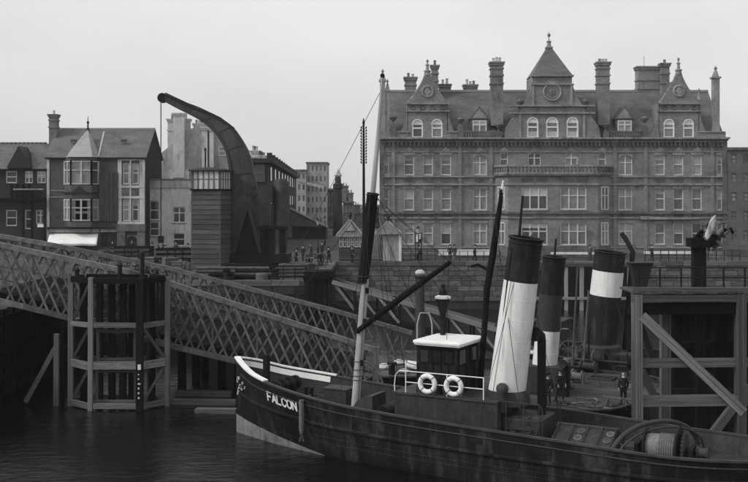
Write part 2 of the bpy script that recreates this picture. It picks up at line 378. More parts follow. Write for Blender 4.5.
for p in (391.5, 458, 489, 613, 643.5, 710):
    MB().box(fx(p), fx(p+3.6), HY-.16, HY+.05, QZ, fz(142)).build('pilaster', brick, hotel)
for p in (379.5, 722):
    MB().box(fx(p), fx(p+4.5), HY-.28, HY+.05, QZ, fz(142)).build('quoin_pier', stone_d, hotel)
# projecting bay in the middle
BY = HY-1.9
bx0, bx1, cx0, cx1 = 495., 611., 508., 598.
bz = lambda p: Z(p, BY)
gx = lambda p: X(p, BY)
bo, bw_ = [], []
for a, b_ in ((521.5, 547.5), (560.5, 586.5)):
    for ya, yb in ((187, 209.5), (223, 245)): bw_.append((gx(a), gx(b_), bz(yb), bz(ya)))
m = MB(); facade(m, gx(cx0), gx(cx1), QZ, bz(167), bw_, BY, .3)
for pa, pb in ((bx0, cx0), (cx1, bx1)):   # canted cheeks
    A = (fx(pa), HY) if pa == bx0 else (gx(pa), BY); B = (gx(pb), BY) if pa == bx0 else (fx(pb), HY)
    m.add([(A[0],A[1],QZ),(B[0],B[1],QZ),(B[0],B[1],bz(167)),(A[0],A[1],bz(167))], [(0,1,2,3)])
m.add([(fx(bx0),HY,bz(167)-.02),(gx(cx0),BY,bz(167)-.02),(gx(cx1),BY,bz(167)-.02),(fx(bx1),HY,bz(167)-.02)], [(0,1,2,3)])
bay = m.build('bay', brick, hotel)
for i, (a, b_, c, d) in enumerate(bw_):
    o = window(bay, a, b_, c, d, BY, 3, False, fr=.11, sill=stone, blindf=[.4, .2, None, .3][i])
for A, B in (((fx(bx0), HY), (gx(cx0), BY)), ((gx(cx1), BY), (fx(bx1), HY))):
    d = Vector((B[0]-A[0], B[1]-A[1], 0)); nrm = Vector((d.y, -d.x, 0)).normalized()
    for ya, yb in ((187, 209.5), (223, 245)):
        q = []
        mm = MB(); pp = MB()
        P0 = Vector((A[0], A[1], 0))+d*.25+nrm*.03; P1 = Vector((A[0], A[1], 0))+d*.75+nrm*.03
        z0, z1 = bz(yb), bz(ya)
        for u in (P0, (P0+P1)/2, P1): mm.beam((u.x, u.y, z0), (u.x, u.y, z1), .12, .12)
        for z in (z0, z0+(z1-z0)*.62, z1): mm.beam((P0.x, P0.y, z), (P1.x, P1.y, z), .12, .12)
        o = mm.build('window', frame_w, bay)
        pp.add([(P0.x,P0.y,z0),(P1.x,P1.y,z0),(P1.x,P1.y,z1),(P0.x,P0.y,z1)], [(0,1,2,3)]).build('pane', glass, o)
def bayband(ya, yb, pr, mat, name, hollow=False):
    poly = [(fx(bx0)-pr, HY+.02), (gx(cx0)-pr*.5, BY-pr), (gx(cx1)+pr*.5, BY-pr), (fx(bx1)+pr, HY+.02)]
    return MB().prismz(poly, bz(yb), bz(ya)).build(name, mat, bay)
bayband(173.6, 175.6, .35, stone_d, 'bay_cornice'); bayband(183.6, 185, .12, stone, 'string_course'); bayband(212, 214, .3, stone_d, 'string_course'); bayband(217, 218.4, .14, stone, 'string_course'); bayband(246.5, 257.4, .1, stone_d, 'plinth')
# balustrade on the bay
m = MB(); rail = MB()
path = [(fx(bx0), HY-.1), (gx(cx0), BY+.05), (gx(cx1), BY+.05), (fx(bx1), HY-.1)]
for (xa, ya), (xb, yb) in zip(path[:-1], path[1:]):
    rail.beam((xa, ya, bz(165.6)), (xb, yb, bz(165.6)), .3, .22); rail.beam((xa, ya, bz(173.2)), (xb, yb, bz(173.2)), .3, .2)
    ln = math.hypot(xb-xa, yb-ya); k = int(ln/.42)
    for i in range(k+1):
        t = i/k; m.lathe([(.09, 0), (.13, .25), (.06, .55), (.1, bz(166.5)-bz(172.4))], (xa+(xb-xa)*t, ya+(yb-ya)*t, bz(172.4)), 5)
o = rail.build('balustrade', stone, bay); stuff(m.build('baluster_row', stone_d, o))
for s_ in (522, 537, 562, 577):
    MB().box(gx(s_), gx(s_+11), BY-.05, BY+.02, bz(181.5), bz(177.8)).build('carved_panel', stone_d, bay)
# roof
RY = 124.; rz = Z(91.6, RY)
m = MB().add([(fx(381),HY+.3,fz(136)),(fx(725),HY+.3,fz(136)),(fx(725),RY,rz),(fx(381),RY,rz),(fx(381),HY+13,fz(136)),(fx(725),HY+13,fz(136))],
      [(0,1,2,3),(3,2,5,4),(0,3,4),(1,5,2)])
roof = m.build('roof', slate, hotel)
m = MB()
m.beam((fx(381), RY, rz+.08), (fx(725), RY, rz+.08), .25, .25); m.build('ridge', slate_l, roof)
band(131.5, 138, .1, brick, 381, 408, 'parapet'); band(131.5, 138, .1, brick, 447.5, 464, 'parapet'); band(131.5, 138, .1, brick, 699, 725, 'parapet'); band(131.5, 138, .1, brick, 641, 659, 'parapet')
band(131.2, 132.4, .22, stone, 398, 408, 'parapet_cap'); band(131.2, 132.4, .22, stone, 447.5, 462, 'parapet_cap'); band(131.2, 132.4, .22, stone, 699, 722, 'parapet_cap')
def gable(cx, hw, ws, yband, ytop, pin):
    GY = HY-.05
    ops = [(X(a, GY), X(b_, GY), Z(138.0, GY)+.02, Z(ya, GY)) for a, b_, ya in ws]
    x0, x1 = X(cx-hw, GY), X(cx+hw, GY)
    m = MB(); facade(m, x0, x1, Z(138, GY), Z(yband, GY), ops, GY, .3)
    # upper ogee gable as slab
    n = 8; zl, zt = Z(yband, GY), Z(ytop, GY)
    prof = []
    for i in range(n+1):
        t = i/n; wd = (hw*(1-t)**1.35*.96+1.6*t); prof.append((wd, zl+(zt-zl)*t))
    gx_ = X(cx, GY)
    poly = [(gx_-w_*GY/1000, z) for w_, z in prof]+[(gx_+w_*GY/1000, z) for w_, z in reversed(prof)]
    m.prism(poly, GY, GY+.45)
    # scrolled flanks
    for sg in (-1, 1):
        fl = []
        for i in range(7):
            t = i/6; fl.append((X(cx+sg*(hw+10*(1-t)**2*1.0), GY), Z(138-(138-yband)*t, GY)))
        fl.append((X(cx+sg*hw*.98, GY), Z(yband, GY))); fl.append((X(cx+sg*hw*.98, GY), Z(138, GY)))
        m.prism(fl, GY+.02, GY+.45)
    m.box(x0, x0+.05, GY, GY+4, Z(138, GY), Z(yband, GY)).box(x1-.05, x1, GY, GY+4, Z(138, GY), Z(yband, GY))
    g_ = m.build('gable', brick, hotel)
    for a, b_, c, d in ops:
        o = window(g_, a, b_, c, d, GY, 1, True, fr=.16, sill=None, fm=white, rec=.1, am=brick)
        h = (d-c)*.3; MB().box(a+.16, b_-.16, GY+.1, GY+.12, d-h, d-.1).build('fanlight', white, o)
    for sg in (-1, 1):   # coping along the curved edge
        m = MB(); m.tube([(gx_+sg*w_*GY/1000, GY+.2, z) for w_, z in prof], .14, 6); m.build('coping', stone, g_)
    for ya, yb, pr in ((yband, yband+1.4, .25), (yband+7.4, yband+8.8, .2)):
        MB().box(x0-.25, x1+.25, GY-pr, GY+.1, Z(yb, GY), Z(ya, GY)).build('string_course', stone, g_)
    k = 4
    for i in range(k):
        xx = x0+(x1-x0)*(i+.5)/k; MB().lathe([(.28, -.06), (.28, .06)], (0, 0, 0), 12)
        mm = MB(); mm.torus((xx, GY-.04, Z(yband+4.6, GY)), (1,0,0), (0,0,1), .24, .08, 12, 6); mm.build('roundel', stone_d, g_)
    mm = MB(); zc = Z((yband+ytop)/2+4, GY)
    mm.torus((gx_, GY-.03, zc), (1,0,0), (0,0,1), .62, .13, 16, 6); mm.prism([(gx_-.5, zc), (gx_, zc-.6), (gx_+.5, zc), (gx_, zc+.6)], GY-.1, GY+.02)
    mm.build('carved_shield', stone, g_)
    zt2 = Z(ytop, GY); hp = (ytop-pin)*GY/1000
    MB().lathe([(.33, -.4), (.33, 0), (.42, .05), (.42, .2), (.2, .25), (.16, hp*.5), (.26, hp*.55), (.2, hp*.62), (.05, hp*.7), (.14, hp*.82), (.17, hp*.9), (.02, hp)], (gx_, GY+.22, zt2), 8).build('finial', stone, g_)
    # cross roof behind
    MB().add([(x0+.2,GY+.4,Z(128,GY)),(x1-.2,GY+.4,Z(128,GY)),(gx_,GY+.4,zt2-.9),(x0+.2,RY+1,Z(128,GY)),(x1-.2,RY+1,Z(128,GY)),(gx_,RY+1,zt2-.9)],
        [(0,1,2),(3,5,4),(0,2,5,3),(1,4,5,2)]).build('cross_roof', slate, roof)
    return g_
gable(427.5, 20, [(412, 423, 119), (431.5, 442.5, 119)], 103, 72, 59)
gable(679, 20, [(663.5, 674.5, 119), (683, 694, 119)], 103, 71, 57)
# central gable with pavilion roof
GY = HY-.25
qx = lambda p: X(p, GY); qz = lambda p: Z(p, GY)
ops = [(qx(a), qx(b_), qz(138)+.02, qz(117)) for a, b_ in ((527, 538.5), (546, 558.5), (566.5, 578.5))]
m = MB(); facade(m, qx(516), qx(589), qz(138), qz(113), ops, GY, .3)
for sg, cx in ((-1, 552.5), (1, 552.5)):
    fl = []
    for i in range(9):
        t = i/8; fl.append((qx(cx+sg*(20.5+11*(1-t)**1.8)), qz(106-22.5*t)))
    fl += [(qx(cx), qz(83.5)), (qx(cx), qz(106))]
    m.prism(fl, GY+.01, GY+.5)
    fl2 = [(qx(cx+sg*48), qz(138)), (qx(cx+sg*47), qz(128)), (qx(cx+sg*41), qz(119)), (qx(cx+sg*36), qz(113)), (qx(cx+sg*36), qz(138))]
    m.prism(fl2, GY+.01, GY+.5)
m.box(qx(520), qx(585), GY, GY+.5, qz(113), qz(106))
m.box(qx(532.5), qx(572), GY, GY+4.6, qz(84.5), qz(76))
m.box(qx(532.5), qx(572), GY+.5, GY+4.6, qz(138), qz(84.5))
cg = m.build('central_gable', brick, hotel)
for a, b_, c, d in ops:
    o = window(cg, a, b_, c, d, GY, 1, True, fr=.17, fm=white, rec=.1, am=brick); MB().box(a+.17, b_-.17, GY+.1, GY+.12, d-(d-c)*.28, d-.1).build('fanlight', white, o)
    MB().box(a+.17, b_-.17, GY+.11, GY+.125, c+.2, c+.75).build('blind', blind, o)
for ya, yb, xa, xb, pr in ((105.2, 106.6, 510, 595, .3), (112.3, 113.8, 510, 595, .25), (75, 76.6, 531, 573.5, .35), (83.6, 85, 531, 574, .2)):
    MB().box(qx(xa), qx(xb), GY-pr, GY+.6, qz(yb), qz(ya)).build('string_course', stone, cg)
for xa in (520, 533, 571.3, 584): MB().box(qx(xa-1.1), qx(xa+1.1), GY-.13, GY+.1, qz(106 if 525 < xa < 575 else 138), qz(85 if 525 < xa < 575 else 113)).build('pilaster', stone, cg)
mm = MB(); c = (qx(552.3), GY-.02, qz(92))
mm.torus(c, (1,0,0), (0,0,1), 1.0, .14, 28, 8); mm.torus(c, (1,0,0), (0,0,1), .72, .06, 24, 6)
for a in range(0, 360, 30): mm.beam((c[0]+.1*math.cos(R(a)), GY-.03, c[2]+.1*math.sin(R(a))), (c[0]+.68*math.cos(R(a)), GY-.03, c[2]+.68*math.sin(R(a))), .06, .08)
mm.prism([(c[0]-.9, c[2]+1.05), (c[0]+.9, c[2]+1.05), (c[0], c[2]+1.65)], GY-.12, GY+.02)
mm.build('medallion', stone, cg)
prof = [(2.38, 0), (1.95, .7), (1.5, 1.5), (1.05, 2.3), (.62, 3.05), (.32, 3.6)]
m = MB(); cy = GY+2.3
for (a, za), (b_, zb) in zip(prof[:-1], prof[1:]): m.taper(qx(552.3), cy, qz(75)+za*.97, qz(75)+zb*.97, a, a, b_, b_)
pr_ = m.build('pavilion_roof', slate, roof)
m = MB(); zt = qz(75)+3.45
m.box(qx(552.3)-.42, qx(552.3)+.42, cy-.42, cy+.42, zt, zt+.2).lathe([(.3, .2), (.22, .7), (.34, .85), (.1, 1.0), (.05, 1.35), (.2, 1.55), (.22, 1.68), (.02, 2.0)], (qx(552.3), cy, zt), 10)
m.build('finial', stone, pr_)
# chimneys
def hch(pa, pb, yt, yb, Y, pots, wy=1.3, bands=(.12, .3)):
    chimney(hotel, X((pa+pb)/2, Y), Y, Z(yb, Y), Z(yt, Y), (pb-pa)*Y/1000, wy, brick, pots, bands)
hch(490.5, 502.5, 63, 126, HY+1.2, 3, 1.3, (.09, .2, .33)); hch(596.8, 608.5, 63, 126, HY+1.2, 3, 1.3, (.09, .2, .33))
hch(405, 416, 78, 96, RY+1, 2, 1.2, (.4,)); hch(431.5, 438, 66, 96, RY-1, 1, .9, (.25, .5)); hch(439.5, 450, 85, 96, RY+.5, 2, 1., (.4,)); hch(464, 476.5, 85.5, 96, RY+.5, 3, 1., (.4,))
hch(636.5, 659, 67.5, 96, RY+.5, 0, 1.4, (.45, .75)); hch(660.5, 668.5, 64, 96, RY-.5, 1, .9, (.3, .6))
MB().tube([(X(644, RY), RY, Z(67, RY)), (X(644, RY), RY, Z(56, RY))], .05, 5).build('flagpole', pale, hotel)
# dormers with little balustrades
for d0 in (470.5, 615.5):
    DY = HY+.9
    dx = lambda p: X(p, DY); dz = lambda p: Z(p, DY)
    m = MB(); m.box(dx(d0), dx(d0+18), DY, DY+3, dz(134), dz(119)); m.prism([(dx(d0-1), dz(119)), (dx(d0+19), dz(119)), (dx(d0+9), dz(106))], DY-.1, DY+5)
    o = m.build('dormer', slate, hotel)
    MB().prism([(dx(d0+1.5), dz(118.3)), (dx(d0+16.5), dz(118.3)), (dx(d0+9), dz(108.5))], DY-.14, DY-.09).build('dormer_pediment', stone, o)
    window(o, dx(d0+2), dx(d0+16), dz(132), dz(120.5), DY-.25, 2, fr=.13, rec=.15, blindf=.5 if d0 < 500 else None)
    m = MB(); m.box(fx(d0-6), fx(d0+26), HY-.25, HY+.1, fz(132.3), fz(131)).box(fx(d0-6), fx(d0+26), HY-.25, HY+.1, fz(138.1), fz(136.9))
    o2 = m.build('balustrade', stone_d, hotel); m = MB(); p = d0-5
    while p < d0+26: m.box(fx(p), fx(p+1.1), HY-.2, HY-.02, fz(137), fz(132.2)); p += 2.5
    stuff(m.build('baluster_row', stone_d, o2))
for p, yt in ((460.3, 117), (499, 122.5), (605.5, 122.5), (644.6, 116), (393, 115), (520, 99), (585, 99)):
    if p in (520, 585): zb = qz(106); Yp = GY+.2
    else: zb = fz(138); Yp = HY+.05
    zt = Z(yt, Yp); m = MB()
    m.box(X(p, Yp)-.32, X(p, Yp)+.32, Yp-.33, Yp+.33, zb, max(zt-1.1, zb+.1)); m.lathe([(.3, -1.15), (.15, -1.0), (.13, -.8), (.4, -.45), (.5, -.25), (.3, -.15), (.08, 0)], (X(p, Yp), Yp, zt), 8)
    m.build('urn', stone_d, hotel)
# corner pinnacles
for p, yt, wd in ((382.6, 69, .62), (387.5, 79, .45), (715.5, 66, .75), (699, 88, .4)):
    Yp = HY+.4; zt = Z(yt, Yp); xx = X(p, Yp); m = MB()
    m.box(xx-wd/2, xx+wd/2, Yp-wd/2, Yp+wd/2, fz(138), zt-1.3); m.box(xx-wd*.7, xx+wd*.7, Yp-wd*.7, Yp+wd*.7, zt-1.5, zt-1.3)
    m.lathe([(wd*.6, -1.3), (wd*.25, -.55), (wd*.12, -.5), (wd*.3, -.25), (.03, 0)], (xx, Yp, zt), 8)
    m.build('pinnacle', stone, hotel)
# projecting ground-floor cornice / shop-like signs right wing
MB().prism([(fx(640), fz(216)), (fx(700), fz(219)), (fx(640), fz(219.5))], HY-.5, HY-.2).build('canopy', stone, hotel)
MB().box(fx(438), fx(493), HY-.9, HY-.8, fz(255.5), fz(249.2)).build('area_fence', white_s, hotel)
MB().box(fx(547), fx(600), BY-.5, BY-.45, fz(253.3), fz(251)).build('area_fence', white_s, hotel)
MB().box(fx(642), fx(692), HY-.9, HY-.8, fz(253.5), fz(250.8)).build('area_fence', white_s, hotel)

# ================================================================== LEFT HOUSES
LY = 136.
hx = lambda p: X(p, LY); hz = lambda p: Z(p, LY)
house = thing('corner_house', 'dark brick house with pale pyramid turret roof and white shop awning', 'house', (hx(96), LY, QZ))
wl = [(122.7, 129.2, 163, 184), (132, 138.6, 163, 184), (122.7, 129.2, 199, 221), (132, 138.6, 199, 221)]
ops = [(hx(a), hx(b_), hz(d), hz(c)) for a, b_, c, d in wl]
dr = (hx(127), hx(137), QZ, hz(236)); shop = (hx(101), hx(117), QZ+.4, hz(233)); shop2 = (hx(50), hx(97), QZ+.4, hz(234))
m = MB(); facade(m, hx(47), hx(145), QZ, hz(156.5), ops+[dr, shop, shop2], LY, .3)
x0, x1, yb_, ze, zr, ry = hx(47), hx(145), LY+10.6, hz(156.5), Z(129.7, LY+5.3), LY+5.3
m.add([(x0,LY,QZ),(x0,yb_,QZ),(x0,yb_,ze),(x0,LY,ze),(x0,ry,zr)], [(0,1,2,4,3)])
m.add([(x0,yb_,QZ),(x1,yb_,QZ),(x1,yb_,ze),(x0,yb_,ze)], [(0,1,2,3)])
m.build('wall', hbrick, house)
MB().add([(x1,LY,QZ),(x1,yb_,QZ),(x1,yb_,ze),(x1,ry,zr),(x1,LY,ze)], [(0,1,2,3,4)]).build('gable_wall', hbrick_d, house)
m = MB().add([(x0-.3,LY-.35,ze-.15),(x1+.25,LY-.35,ze-.15),(x1+.25,ry,zr+.12),(x0-.3,ry,zr+.12),(x0-.3,yb_+.3,ze-.15),(x1+.25,yb_+.3,ze-.15)], [(0,1,2,3),(3,2,5,4)])
hr = m.build('roof', slate, house)
MB().beam((x0-.3, ry, zr+.15), (x1+.25, ry, zr+.15), .25, .2).build('ridge', slate_l, hr)
MB().box(x0-.2, x1+.2, LY-.4, LY+.05, ze-.35, ze-.13).build('gutter', iron, house)
for p in (66, 117): MB().box(hx(p), hx(p+6), LY+2.0, LY+2.3, Z(142, LY+2.2), Z(139.5, LY+2.2)).build('skylight', glass_d, hr)
for a, b_, c, d in ops: window(house, a, b_, c, d, LY, 1, fr=.13, sill=stone, blindf=.3)
for pa, pb in ((118, 121.8), (129.8, 131.4), (139.6, 145)): MB().box(hx(pa), hx(pb), LY-.15, LY+.02, hz(222.5), hz(158.5)).build('pilaster', render_w, house)
for ya, yb in ((157.5, 160.5), (185.5, 188), (196, 198.5), (222, 224)): MB().box(hx(118), hx(145), LY-.19, LY+.02, hz(yb), hz(ya)).build('stone_band', render_w, house)
MB().box(hx(121), hx(140), LY-.1, LY+.02, hz(195.5), hz(188.5)).build('carved_panel', stone_d, house)
for ya in (190, 196.5): MB().box(hx(48), hx(66), LY-.06, LY+.02, hz(ya+1), hz(ya)).build('stone_band', stone, house)
MB().box(hx(47), hx(49.6), LY-.12, LY+.02, QZ, hz(158)).build('quoin_pier', render_w, house)
# boarded hoarding
hb = MB().box(hx(99.5), hx(118.5), LY-.22, LY-.1, hz(221), hz(172.6)).build('hoarding', shopdark, house)
for i in range(10):
    a = 99.6+i*1.9; ublock('board', hx(a), hx(a+1.78), LY-.3-random.uniform(0, .03), LY-.21, hz(221.3), hz(172.3), board, hb)
# bay with turret roof
BYh = LY-1.7
kx = lambda p: X(p, BYh); kz = lambda p: Z(p, BYh)
pl = [(hx(64.5), LY), (kx(71), BYh), (kx(91.5), BYh), (hx(98.5), LY)]
bayh = MB().prismz(pl, kz(198.5), kz(184.8)).build('bay_window', hbrick, house)
for ya, yb in ((221.5, 227), (157, 160)): MB().prismz(pl, kz(yb), kz(ya)).build('bay_apron', hbrick, bayh)
for ya, yb in ((199, 221), (160.5, 184.5)):
    core = [(pl[0][0]+.3, LY), (pl[1][0]+.2, BYh+.25), (pl[2][0]-.2, BYh+.25), (pl[3][0]-.3, LY)]
    for (A, B) in zip(pl[:-1], pl[1:]):
        d = Vector((B[0]-A[0], B[1]-A[1], 0)); k = 2 if d.length > 2.2 else 1
        z0, z1 = kz(yb), kz(ya); mm = MB()
        for i in range(k+1):
            u = Vector((A[0], A[1], 0))+d*(i/k); mm.beam((u.x, u.y, z0), (u.x, u.y, z1), .22, .22)
        for z in (z0+.1, z0+(z1-z0)*.6, z1-.1): mm.beam((A[0], A[1], z), (B[0], B[1], z), .14, .14)
        o = mm.build('window', render_w, bayh)
        s_ = Vector((-d.y, d.x, 0)).normalized()*.08
        MB().add([(A[0]+s_.x,A[1]+s_.y,z0),(B[0]+s_.x,B[1]+s_.y,z0),(B[0]+s_.x,B[1]+s_.y,z1),(A[0]+s_.x,A[1]+s_.y,z1)], [(0,1,2,3)]).build('pane', glass, o)
        if k == 2 and ya == 199:
            MB().box(kx(75.5), kx(87), BYh+.02, BYh+.05, kz(211), kz(200.5)).build('blind', white, o); MB().box(kx(75.5), kx(87), BYh+.02, BYh+.05, kz(220), kz(213.5)).build('blind', blind, o)
MB().prismz([(p[0]*1.0+(-.15 if i < 2 else .15), p[1]-.2) for i, p in enumerate(pl)], kz(193.5), kz(192)).build('bay_cornice', shopdark, bayh)
MB().prism([(kx(73), kz(192)), (kx(86), kz(192)), (kx(79.5), kz(186))], BYh-.2, BYh).build('pediment', shopdark, bayh)
ap = (hx(82.5), LY+2.6, Z(129, LY+2.6)); zb = kz(157)
rp = [(hx(63), LY+.6), (kx(69.5), BYh-.3), (kx(93), BYh-.3), (hx(100), LY+.6), (hx(94), LY+4.5), (hx(70), LY+4.5)]
m = MB().add([(x, y, zb) for x, y in rp]+[ap], [(i, (i+1) % 6, 6) for i in range(6)])
tr = m.build('turret_roof', slate_l, bayh)
MB().lathe([(.35, -.6), (.12, .2), (.1, .7), (.22, .9), (.06, 1.1), (.03, 1.8)], ap, 8).build('finial', iron, tr)
MB().beam((hx(94.5), LY+4.8, Z(131.5, LY+4.8)), (hx(99), LY-.3, Z(156.5, LY-.3)), .2, .08).build('flashing', pale, hr)
chimney(house, X(54, LY+4), LY+4, Z(150, LY+4), Z(115, LY+4), 1.05, 1.2, chim, 1, (.15, .35))
# shop front
MB().box(hx(48), hx(100), LY-.35, LY+.02, hz(232.5), hz(229)).build('fascia', stone, house)
MB().box(hx(48), hx(118), LY-.45, LY+.02, hz(229), hz(227)).build('fascia_cornice', shopdark, house)
MB().box(hx(101), hx(118), LY-.3, LY+.02, hz(232), hz(229)).build('fascia', stone, house)
for (a, b_, c, d), nl in ((shop, 3), (shop2, 6)): window(house, a, b_, c, d, LY, nl, sash=False, g=glass_d, fm=shopdark, fr=.12)
m = MB().box(hx(118), hx(126), LY-.5, LY, QZ, hz(231)).box(hx(138), hx(145.5), LY-.5, LY, QZ, hz(231)).box(hx(117), hx(146), LY-.6, LY, hz(231), hz(224)); m.build('porch', stone_d, house)
window(house, dr[0], dr[1], dr[2], dr[3], LY, 2, arch=True, fr=.12, fm=shopdark, g=glass_d)
A0, A1 = hx(50.5), hx(99); m = MB()
B0, B1 = X(47, LY-2.4), X(97, LY-2.4)
def pt(t, q):
    xa = (A0+(A1-A0)*t)*(1-q)+(B0+(B1-B0)*t)*q
    return (xa, LY-.4-2.1*q, (hz(233.5)*(1-q)+Z(243.5, LY-2.4)*q)-.1*math.sin(math.pi*q)-.03*math.sin(math.pi*5*t)*q)
V = []; F = []
for i in range(21):
    for j in range(6): V.append(pt(i/20, j/5))
    e = pt(i/20, 1); V.append((e[0], e[1]-.02, e[2]-.3-.02*(i % 2)))
for i in range(20):
    for j in range(6): F.append((i*7+j, i*7+7+j, i*7+8+j, i*7+1+j))
m.add(V, F)
aw = m.build('awning', canvas, house, smooth=True); sm = aw.modifiers.new('Solidify', 'SOLIDIFY'); sm.thickness = .03
for t in (0, 1): MB().tube([(A0+(A1-A0)*t, LY-.1, hz(243)), ((B0+(B1-B0)*t), LY-2.45, Z(243, LY-2.4))], .04, 6).build('awning_arm', iron, aw)

# leftmost building
nb = thing('half_timbered_house', 'old dark house with balcony at the far left beside the awning', 'house', (hx(20), LY, QZ))
ops = [(hx(36), hx(45), hz(183), hz(171)), (hx(24), hx(32), hz(183), hz(171)), (hx(35), hx(44), hz(224), hz(210)), (hx(24), hx(32), hz(229), hz(210)), (hx(5), hx(16), hz(183), hz(171)), (hx(5), hx(16), hz(226), hz(210))]
m = MB(); facade(m, hx(-30), hx(46.5), QZ, hz(169), ops, LY+.3, .3); m.box(hx(-30), hx(46.5), LY+.7, LY+10, QZ, hz(169)); m.build('wall', far_d, nb)
for i, o_ in enumerate(ops): window(nb, *o_, LY+.3, 2 if i < 3 else 1, fr=.13, g=glass if i in (0, 2) else glass_d, blindf=.6 if i in (0, 1) else None)
m = MB().add([(hx(-30),LY-.3,hz(169)),(hx(46.8),LY-.3,hz(169)),(hx(46.8),LY+5,Z(143.5, LY+5)),(hx(-30),LY+5,Z(143.5,LY+5)),(hx(-30),LY+10,hz(169)),(hx(46.8),LY+10,hz(169))], [(0,1,2,3),(3,2,5,4)])
r_ = m.build('roof', slate, nb)
m = MB(); p = -28
while p < 46: m.box(X(p, LY+5), X(p+3.2, LY+5), LY+4.85, LY+5.15, Z(143.6, LY+5), Z(142.2, LY+5)); p += 4.2
stuff(m.build('ridge_tiles', slate, r_))
m = MB().prism([(hx(8), hz(168)), (hx(33), hz(168)), (hx(20), hz(146))], LY-.6, LY+3); m.build('front_gable', shopdark, nb)
for p in (10, 16, 22, 28): MB().box(hx(p), hx(p+1.5), LY-.1, LY+.3, hz(200), hz(184)).build('timber_strut', timber_d, nb)
MB().box(hx(-30), hx(46), LY-1.0, LY+.28, hz(200), hz(198)).build('balcony_floor', timber_d, nb)
for i in range(14): ublock('baluster', hx(18+i*2), hx(18.9+i*2), LY-1.0, LY-.9, hz(198), hz(190), timber_d, nb)
MB().box(hx(16), hx(46), LY-1.05, LY-.85, hz(190), hz(188.6)).build('balcony_rail', stone, nb)
for p in (24, 33, 45): MB().box(hx(p), hx(p+1.8), LY-.9, LY-.6, QZ, hz(200)).build('post', timber_d, nb)
MB().box(hx(40), hx(46), LY-1.1, LY-.9, hz(227), hz(224)).build('sign_board', white, nb)
MB().box(hx(18), hx(46), LY-.5, LY+.28, QZ, hz(240)).build('low_wall', far_b, nb)

# pale rendered building with arched windows
WY = 139.
vx = lambda p: X(p, WY); vz = lambda p: Z(p, WY)
pb = thing('rendered_building', 'low pale rendered building with arched windows beside the dark gable', 'building', (vx(172), WY, QZ))
ops = [(vx(149.6), vx(159), vz(220), vz(201)), (vx(173), vx(185.4), vz(222.6), vz(207)), (vx(149.5), vx(159), vz(236), vz(222)), (vx(173), vx(185), vz(246), vz(233)), (vx(200), vx(210), vz(222), vz(207))]
m = MB(); facade(m, vx(145.8), vx(222), QZ, vz(181), ops, WY, .3); m.box(vx(145.8), vx(222), WY+.8, WY+6, QZ, vz(182)); m.build('wall', render_w, pb)
for i, o_ in enumerate(ops): window(pb, *o_, WY, 2 if i == 1 else 1, arch=i in (0, 1, 4), fr=.12, sill=stone, fm=frame_w, g=glass_d if i != 2 else glass)
MB().box(vx(145.6), vx(222), WY-.15, WY+.9, vz(188), vz(180)).build('parapet', render_g, pb)
MB().box(vx(145.6), vx(222), WY-.25, WY+1., vz(180), vz(178.8)).build('parapet_cap', stone_d, pb)
MB().tube([(vx(146.5), WY-.1, QZ), (vx(146.5), WY-.1, vz(190))], .08, 6).build('drainpipe', iron, pb)

# tall gable end with chimney stacks behind
TY = 150.
ux = lambda p: X(p, TY); uz = lambda p: Z(p, TY)
tb = thing('gable_end_building', 'tall pale gable end with several chimney stacks behind the crane jib', 'building', (ux(200), TY, QZ))
m = MB().prism([(ux(161), QZ), (ux(238), QZ), (ux(238), uz(146)), (ux(226), uz(141)), (ux(213), uz(125)), (ux(200), uz(125)), (ux(183), uz(132)), (ux(170), uz(146)), (ux(161), uz(153))], TY, TY+14)
m.build('wall', render_g, tb)
for pa, pb_, yt, yb, k, mt, dy in ((167, 189, 119, 150, 5, render_w, .9), (174.5, 185.5, 114, 178, 0, render_w, -.6), (193, 205, 123.5, 150, 4, render_w, .9), (203, 208.5, 128, 175, 0, render_w, -.5), (210.5, 214.5, 129, 175, 0, render_w, -.5)):
    chimney(tb, ux((pa+pb_)/2), TY+dy, uz(yb), uz(yt), (pb_-pa)*.15, 1.0, mt, k, (.35,) if k else ())
m = MB().box(ux(170), ux(190), TY-.9, TY, uz(180), uz(170)); m.build('chimney_base', render_w, tb)
window(tb, ux(218.5), ux(226), uz(156), uz(146.5), TY-.2, 1, fr=.14, rec=.12)
MB().add([(ux(213),TY-.2,uz(128)),(ux(238),TY-.2,uz(149)),(ux(238),TY+14,uz(149)),(ux(213),TY+14,uz(128))], [(0,1,2,3)]).build('roof', slate, tb)
# ================================================================== STREET BEHIND
ter = thing('dark_terrace', 'soot dark terrace with heavy cornice running back along the street', 'building', (-16, 130, QZ))
zt = Z(162, 130)
A = Vector((-13.8, 130, 0)); B = Vector((-17.5, 225, 0)); dv = (B-A)
m = MB().prismz([(-13.8, 130), (-17.5, 225), (-24, 225), (-17.8, 130)], QZ, zt); m.build('wall', far_d, ter)
m = MB().prismz([(-13.1, 129.5), (-16.9, 225), (-24, 225), (-18.2, 129.5)], zt-.1, zt+.45); m.build('cornice', far_d, ter)
for i in range(14):
    p = A+dv*(i/14); MB().box(p.x-.1, p.x+.55, p.y-.3, p.y+.3, zt+.45, zt+1.2).build('parapet_block', far_d, ter)
for f_ in range(3):
    for i in range(9):
        p = A+dv*((i+.5)/10); z0 = QZ+2+f_*3.6
        o = MB().box(p.x-.02, p.x+.12, p.y-1., p.y+1., z0, z0+2.2).build('window', far_d, ter)
        MB().box(p.x+.1, p.x+.14, p.y-.8, p.y+.8, z0+.2, z0+2.0).build('pane', glass_d, o)
    for i in range(2):
        xx = -17.3+i*1.8; z0 = QZ+2+f_*3.6
        window(ter, xx, xx+1.3, z0, z0+2.2, 129.75, 1, rec=.15, g=glass_d, fm=stone_d)
